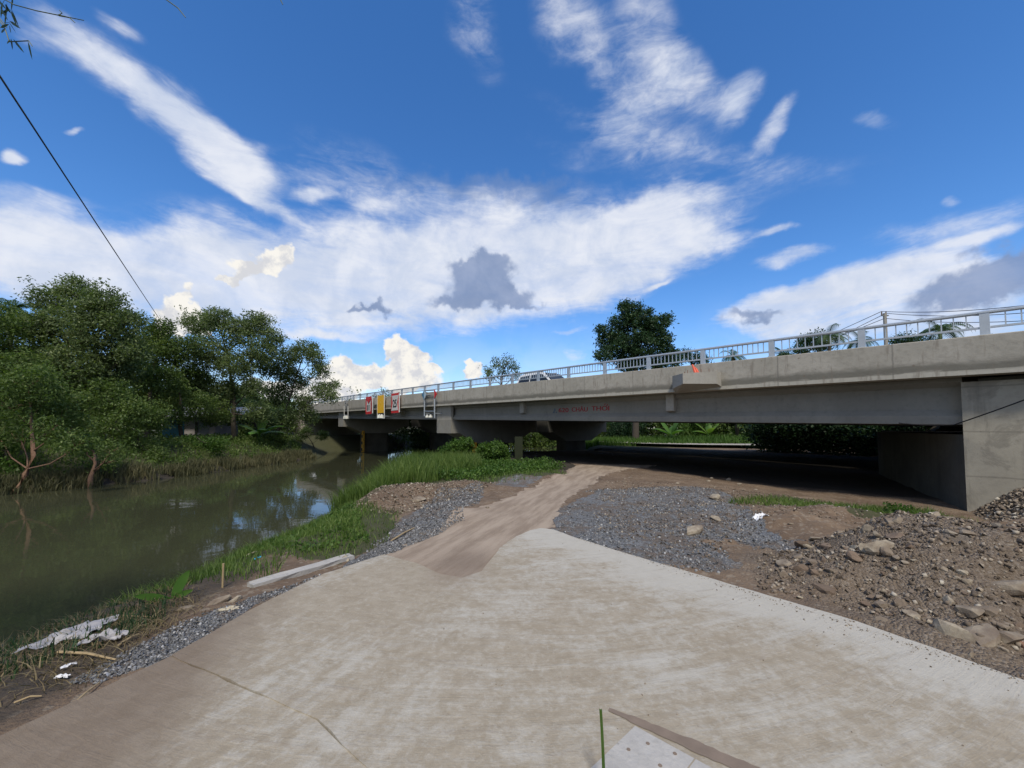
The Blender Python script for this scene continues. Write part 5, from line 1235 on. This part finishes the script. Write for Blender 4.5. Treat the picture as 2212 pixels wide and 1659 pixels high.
slab_crumbs(900, (.9, 5.7), (3.4, 2.2), .05, .0035, 'earth crumbs spilled along the right edge of the pavement')
slab_crumbs(350, (2.2, 4.0), (3.6, 2.0), .18, .004, 'loose earth crumbs on the pavement below the rubble pile')
slab_crumbs(450, (1.0, 6.0), (3.6, 1.6), 2.0, .003, 'fine scattered grit over the pavement')

# old kerb beam beside the gravel
a = Vector((*gp(548, 1272, 0), 0)); b = Vector((*gp(765, 1206, 0), 0)); dvec = (b - a).normalized(); nv = Vector((-dvec.y, dvec.x, 0))
bm = bmesh.new(); P4 = [a - nv * .0, b - nv * .0, b + nv * .15, a + nv * .15]
vs = [bm.verts.new((p.x - a.x, p.y - a.y, z_)) for z_ in (-.22, .035) for p in P4]
for f in ((0, 3, 2, 1), (4, 5, 6, 7), (0, 1, 5, 4), (1, 2, 6, 5), (2, 3, 7, 6), (3, 0, 4, 7)): bm.faces.new([vs[i] for i in f])
bmesh.ops.subdivide_edges(bm, edges=bm.edges[:], cuts=6, use_grid_fill=True)
for v in bm.verts: v.co += Vector((random.uniform(-.006, .006), random.uniform(-.006, .006), random.uniform(-.008, .006)))
me = bpy.data.meshes.new('kerb_beam'); bm.to_mesh(me); bm.free(); me.materials.append(M_COVER)
o = bpy.data.objects.new('kerb_beam', me); C.objects.link(o); o.location = a; tag(o, 'weathered pale concrete beam lying along the left gravel strip', 'concrete beam')
o = put_rock(400, 1318, 26, 6, M_COVER, 'flat pale concrete fragment left of the beam', None, sx=1.6, rz=.5, name='concrete_fragment'); o['category'] = 'concrete piece'
o = put_rock(470, 1306, 36, 6, M_COVER, 'long pale concrete fragment half buried next to the beam', None, sx=1.8, rz=.55, name='concrete_fragment'); o['category'] = 'concrete piece'
o = put_rock(505, 1302, 28, 1, M_ROCKB, 'brown earth lump resting against the beam end', None, sx=1.2, rz=.5); o = put_rock(750, 1212, 26, 5, M_COVER, 'white pointed stone at the far end of the beam', None, rz=.5)


# litter: crumpled sheets
def litter(px, py, w_, h_, col_, label, rz=0., z0=None, name='plastic_sheet', cat='litter', up=.05):
    z = 0.
    for _ in range(6): x, y = gp(px, py, z); z = gz(x, y)
    sx = w_ / FPX * y; n = 14; V = []; F = []
    for j in range(n):
        for i in range(n):
            u_, v_ = i / (n - 1) - .5, j / (n - 1) - .5; e_ = 1 + .25 * float(fbm(u_ * 3 + px, v_ * 3, 1.5, 3, 3))
            xx = u_ * sx * e_ ; yy = v_ * sx * h_ * e_; c_, s__ = math.cos(rz), math.sin(rz)
            X_, Y_ = x + xx * c_ - yy * s__, y + xx * s__ + yy * c_
            V.append((X_, Y_, gz(X_, Y_) + .012 + up * (.5 + float(fbm(u_ * 4 + py, v_ * 4 + px, 1.4, 4, 6))) * (1 - abs(u_)) ))
    for j in range(n - 1):
        for i in range(n - 1): F.append((j * n + i, j * n + i + 1, (j + 1) * n + i + 1, (j + 1) * n + i))
    mb = MB(); mb.v = V; mb.f = F; o = mb.build(name, col_, origin=(x, y, z), fix=False); md_ = o.modifiers.new('s', 'SOLIDIFY'); md_.thickness = .003
    return tag(o, label, cat)


M_SHEET = plain('grey_plastic', (.34, .33, .34), .5, var=.25, sc=9); M_WSH = plain('white_plastic', (.75, .75, .77), .4, var=.1); M_BSH = plain('blue_plastic', (.03, .35, .62), .4); M_TSH = plain('tan_paper', (.45, .40, .30), .8)
litter(150, 1378, 110, .8, M_SHEET, 'large crumpled grey plastic sheet on the straw at the lower left', .3, up=.09)
litter(225, 1385, 70, .5, M_SHEET, 'smaller torn grey plastic piece right of the large sheet', .2, up=.07)
litter(1642, 1115, 26, .7, M_WSH, 'white plastic bag on the earth right of the gravel', .1, up=.10, name='plastic_bag', cat='bag')
litter(555, 1208, 16, .5, M_BSH, 'small bright blue plastic scrap on the mud', 0, up=.03); litter(543, 1198, 18, .5, M_TSH, 'tan paper scrap above the blue scrap', .3, up=.03)
litter(148, 1443, 22, .4, M_WSH, 'white paper scrap on the dark straw', 1.0, up=.02); litter(135, 1466, 26, .3, M_WSH, 'thin white scrap at the edge of the dirt path', .1, up=.02)
litter(495, 1320, 40, .3, M_TSH, 'pale curled scrap on the gravel near the beam', .3, up=.03); litter(2010, 1117, 60, .35, M_SHEET, 'flat grey sheet on the ground at the foot of the abutment', -.1, up=.03)
# sticks
def stick(p0, p1, r_, label, m_=None):
    z0 = z1 = 0.
    for _ in range(5): a = gp(*p0, z0); z0 = gz(*a); b = gp(*p1, z1); z1 = gz(*b)
    mb = MB(); A_ = Vector((*a, z0 + r_ + .012)); B_ = Vector((*b, z1 + r_ + .012)); mb.tube([A_, A_.lerp(B_, .5) + Vector((0, .01, .01)), B_], [r_, r_ * .9, r_ * .6], 6)
    tag(mb.build('stick', m_ or M_STICK, origin=A_), label, 'stick', 'sticks on the ground')


M_STICK = plain('dry_wood', (.36, .27, .15), .8, var=.25)
stick((125, 1415), (250, 1432), .010, 'long straight tan stick lying below the grey plastic sheet'); stick((255, 1400), (300, 1375), .008, 'short knobbly stick right of the grey sheet')
stick((845, 1172), (895, 1143), .012, 'pale stick lying on the gravel strip beside the track'); stick((200, 1337), (330, 1337), .006, 'thin reed stem lying level above the sheets')
stick((30, 1525), (90, 1510), .006, 'thin pale stem near the left edge'); stick((145, 1540), (215, 1480), .006, 'slanting straw stem near the dirt path')
a = gp(480, 1300, -.15); mb = MB(); mb.tube([(a[0], a[1], gz(*a)), (a[0], a[1], gz(*a) + .26)], .010, 6); tag(mb.build('stake', M_STICK, origin=(a[0], a[1], gz(*a))), 'short wooden stake standing in the mud beside the sprout', 'stake')

# ---------------------------------------------------------------- house on the far bank
M_WALL = plain('grey_render', (.26, .24, .23), .9, var=.2, sc=1.5); M_ROOF = plain('pale_sheet_roof', (.32, .33, .34), .6, var=.3, sc=3); M_BLR = plain('blue_roof_sheet', (.05, .22, .38), .5)
a = at(398, 935, 37.); hx, hy = a.x, a.y; hz = gz(hx, hy); root = empty('house', (hx, hy, hz), 'small grey house with a pale sheet roof behind the far bank trees', 'house')
mb = MB(); mb.box(hx, hx + 1.0, hy, hy + 3, hz - .3, hz + 2.1).box(hx + 1.0, hx + 2.4, hy, hy + .2, hz + 1.7, hz + 2.1).box(hx + 2.4, hx + 3.0, hy - .003, hy + 3, hz - .3, hz + 2.1); mb.build('wall', M_WALL, root)
mb = MB(); mb.box(hx + 1.02, hx + 2.38, hy + .3, hy + .36, hz - .2, hz + 1.68); mb.build('shutter', M_GREY, root)
mb = MB(); mb.loft([[(hx - 3.5, hy - .9, hz + 2.15), (hx - 3.5, hy + 4, hz + 3.3), (hx - 3.5, hy + 4, hz + 3.36), (hx - 3.5, hy - .9, hz + 2.21)], [(hx + 5.5, hy - .9, hz + 2.15), (hx + 5.5, hy + 4, hz + 3.3), (hx + 5.5, hy + 4, hz + 3.36), (hx + 5.5, hy - .9, hz + 2.21)]]); mb.build('roof', M_ROOF, root)
mb = MB(); mb.box(hx - 3., hx + .0, hy + 1, hy + 1.1, hz - .3, hz + 2.1); mb.build('wall', M_BLR, root)

# ---------------------------------------------------------------- electricity pole, wires, overhead cable, bamboo
pt = at(1911, 674, 30.); pz = gz(pt.x, pt.y); root = empty('utility_pole', (pt.x, pt.y, pz), 'concrete electricity pole with wires rising behind the bridge railing', 'utility pole')
mb = MB(); mb.tube([(pt.x, pt.y, pz - .3), (pt.x, pt.y, pt.z - .1)], [.18, .11], 10); mb.build('pole', M_CONC, root)
mb = MB(); mb.box(pt.x - .28, pt.x + .28, pt.y - .05, pt.y + .05, pt.z - .32, pt.z - .24); mb.build('crossarm', M_GREY, root)
for q in (-.24, .1):
    mb = MB(); mb.tube([(pt.x + q, pt.y, pt.z - .24), (pt.x + q, pt.y, pt.z + .06)], [.05, .035], 8); mb.build('insulator', M_ROCKB, root)
for i, (l_, r_, lab) in enumerate((((1600, 800), (2260, 654), 'topmost electricity wire passing over the pole'), ((1620, 810), (2260, 672), 'second electricity wire just under the topmost one'), ((1560, 815), (2260, 690), 'lowest electricity wire behind the railing'))):
    top = Vector((pt.x + (-.24, .1, 0)[i], pt.y, pt.z + (.05, -.1, -.5)[i])); cable('power_line', [at(*l_, 62), top, at(*r_, 22)], .022, lab, 'wire', sag=.25)
cable('overhead_cable', [at(-60, 60, 6.), at(0, 165, 8.), at(345, 690, 33.)], .022, 'single dark overhead cable sloping down from the upper left to the trees', 'cable', sag=.02, n=14)
# bamboo: clump stands left of the camera outside the view, its twigs hang into the picture
root = empty('bamboo_plant', (-6.2, 1.2, gz(-6.2, 1.2)), 'bamboo with thin twigs and long leaves hanging in from the upper left', 'bamboo'); hub = at(-60, -40, 3.2)
M_BAM = plain('bamboo_culm', (.10, .13, .05), .5); M_BLEAF = leafmat('bamboo_leaf', (.01, .025, .015), (.02, .045, .025), (.035, .07, .03), .15)
for k in range(6):
    bx, by = -6.2 + random.uniform(-.5, .3), 1.2 + random.uniform(-.5, .4); zb = gz(bx, by); e_ = hub + Vector((random.uniform(-1.2, .0), random.uniform(-1.2, .3), random.uniform(0, 1.2)))
    mb = MB(); mb.tube([(bx, by, zb - .1), (bx, by, 2.2), Vector((bx, by, 4.4)).lerp(e_, .35), e_], [.045, .042, .03, .008], 8); mb.build('culm', M_BAM, root, smooth=True)
TW = [[(-60, -40), (30, 10), (78, 23), (127, 33), (181, 44)], [(-60, -40), (10, 60), (20, 90), (62, 88), (70, 100)], [(250, -60), (360, 0), (385, 18), (401, 38)], [(560, -60), (604, -4), (611, 10)], [(-60, -40), (0, 40), (15, 60)], [(127, 33), (150, 38), (162, 49)], [(127, 33), (134, 28), (128, 22)]]
lp, ld = [], []
for P in TW:
    pts = [at(x, y, 3.2 if P[0][0] < 200 else 3.0) for x, y in P]; mb = MB(); mb.tube(pts, [.007] + [.0042] * (len(pts) - 2) + [.003], 5); mb.build('twig', M_BAM, root)
LV = [((22, 85), (15, 95)), ((24, 83), (27, 108)), ((28, 84), (53, 115)), ((60, 88), (70, 130)), ((22, 20), (38, 60)), ((18, 45), (35, 72)), ((15, 5), (10, 60)), ((5, 50), (22, 48)), ((0, 15), (18, 45)), ((25, 20), (42, 62)), ((20, 45), (45, 62)), ((0, 60), (20, 52)), ((4, 5), (2, 40)), ((0, 30), (22, 20)), ((10, 8), (24, 30)), ((20, 55), (24, 72)), ((2, 70), (12, 62)), ((12, -5), (0, 20)), ((28, -10), (24, 24)), ((-5, 0), (14, 20))]
mb = MB()
for (a, b) in LV:
    A_, B_ = at(*a, 3.2), at(*b, 3.2 + random.uniform(-.12, .12)); d_ = B_ - A_; s_ = d_.cross(Vector((.2, 1, .3))).normalized() * .011
    mb.poly([A_, A_.lerp(B_, .3) + s_, A_.lerp(B_, .7) + s_ * .8, B_, A_.lerp(B_, .7) - s_ * .8, A_.lerp(B_, .3) - s_])
o = mb.build('leaves', M_BLEAF, root, fix=False); a_ = o.data.attributes.new('rnd', 'FLOAT', 'POINT'); a_.data.foreach_set('value', [.4] * len(o.data.vertices))
# foliage of the clump above and left of the view (casts the dull shade at the lower left)
P = crown_points([((-5.6, .2, 5.6), 1.3), ((-6.6, 1.6, 5.4), 1.3), ((-7.6, .4, 6.4), 1.5), ((-4.6, -1.0, 6.4), 1.3), ((-5.4, -2.2, 5.6), 1.4)], .8, .35, 20); Vv, Ff = leaves(P, .2, .16, .7)
np_mesh('crown', Vv, Ff, M_BLEAF, root, attrs={'rnd': ('FLOAT', np.repeat(RS.uniform(size=len(P)), 4))})

for o in bpy.data.objects:
    if '_o' in o: del o['_o']
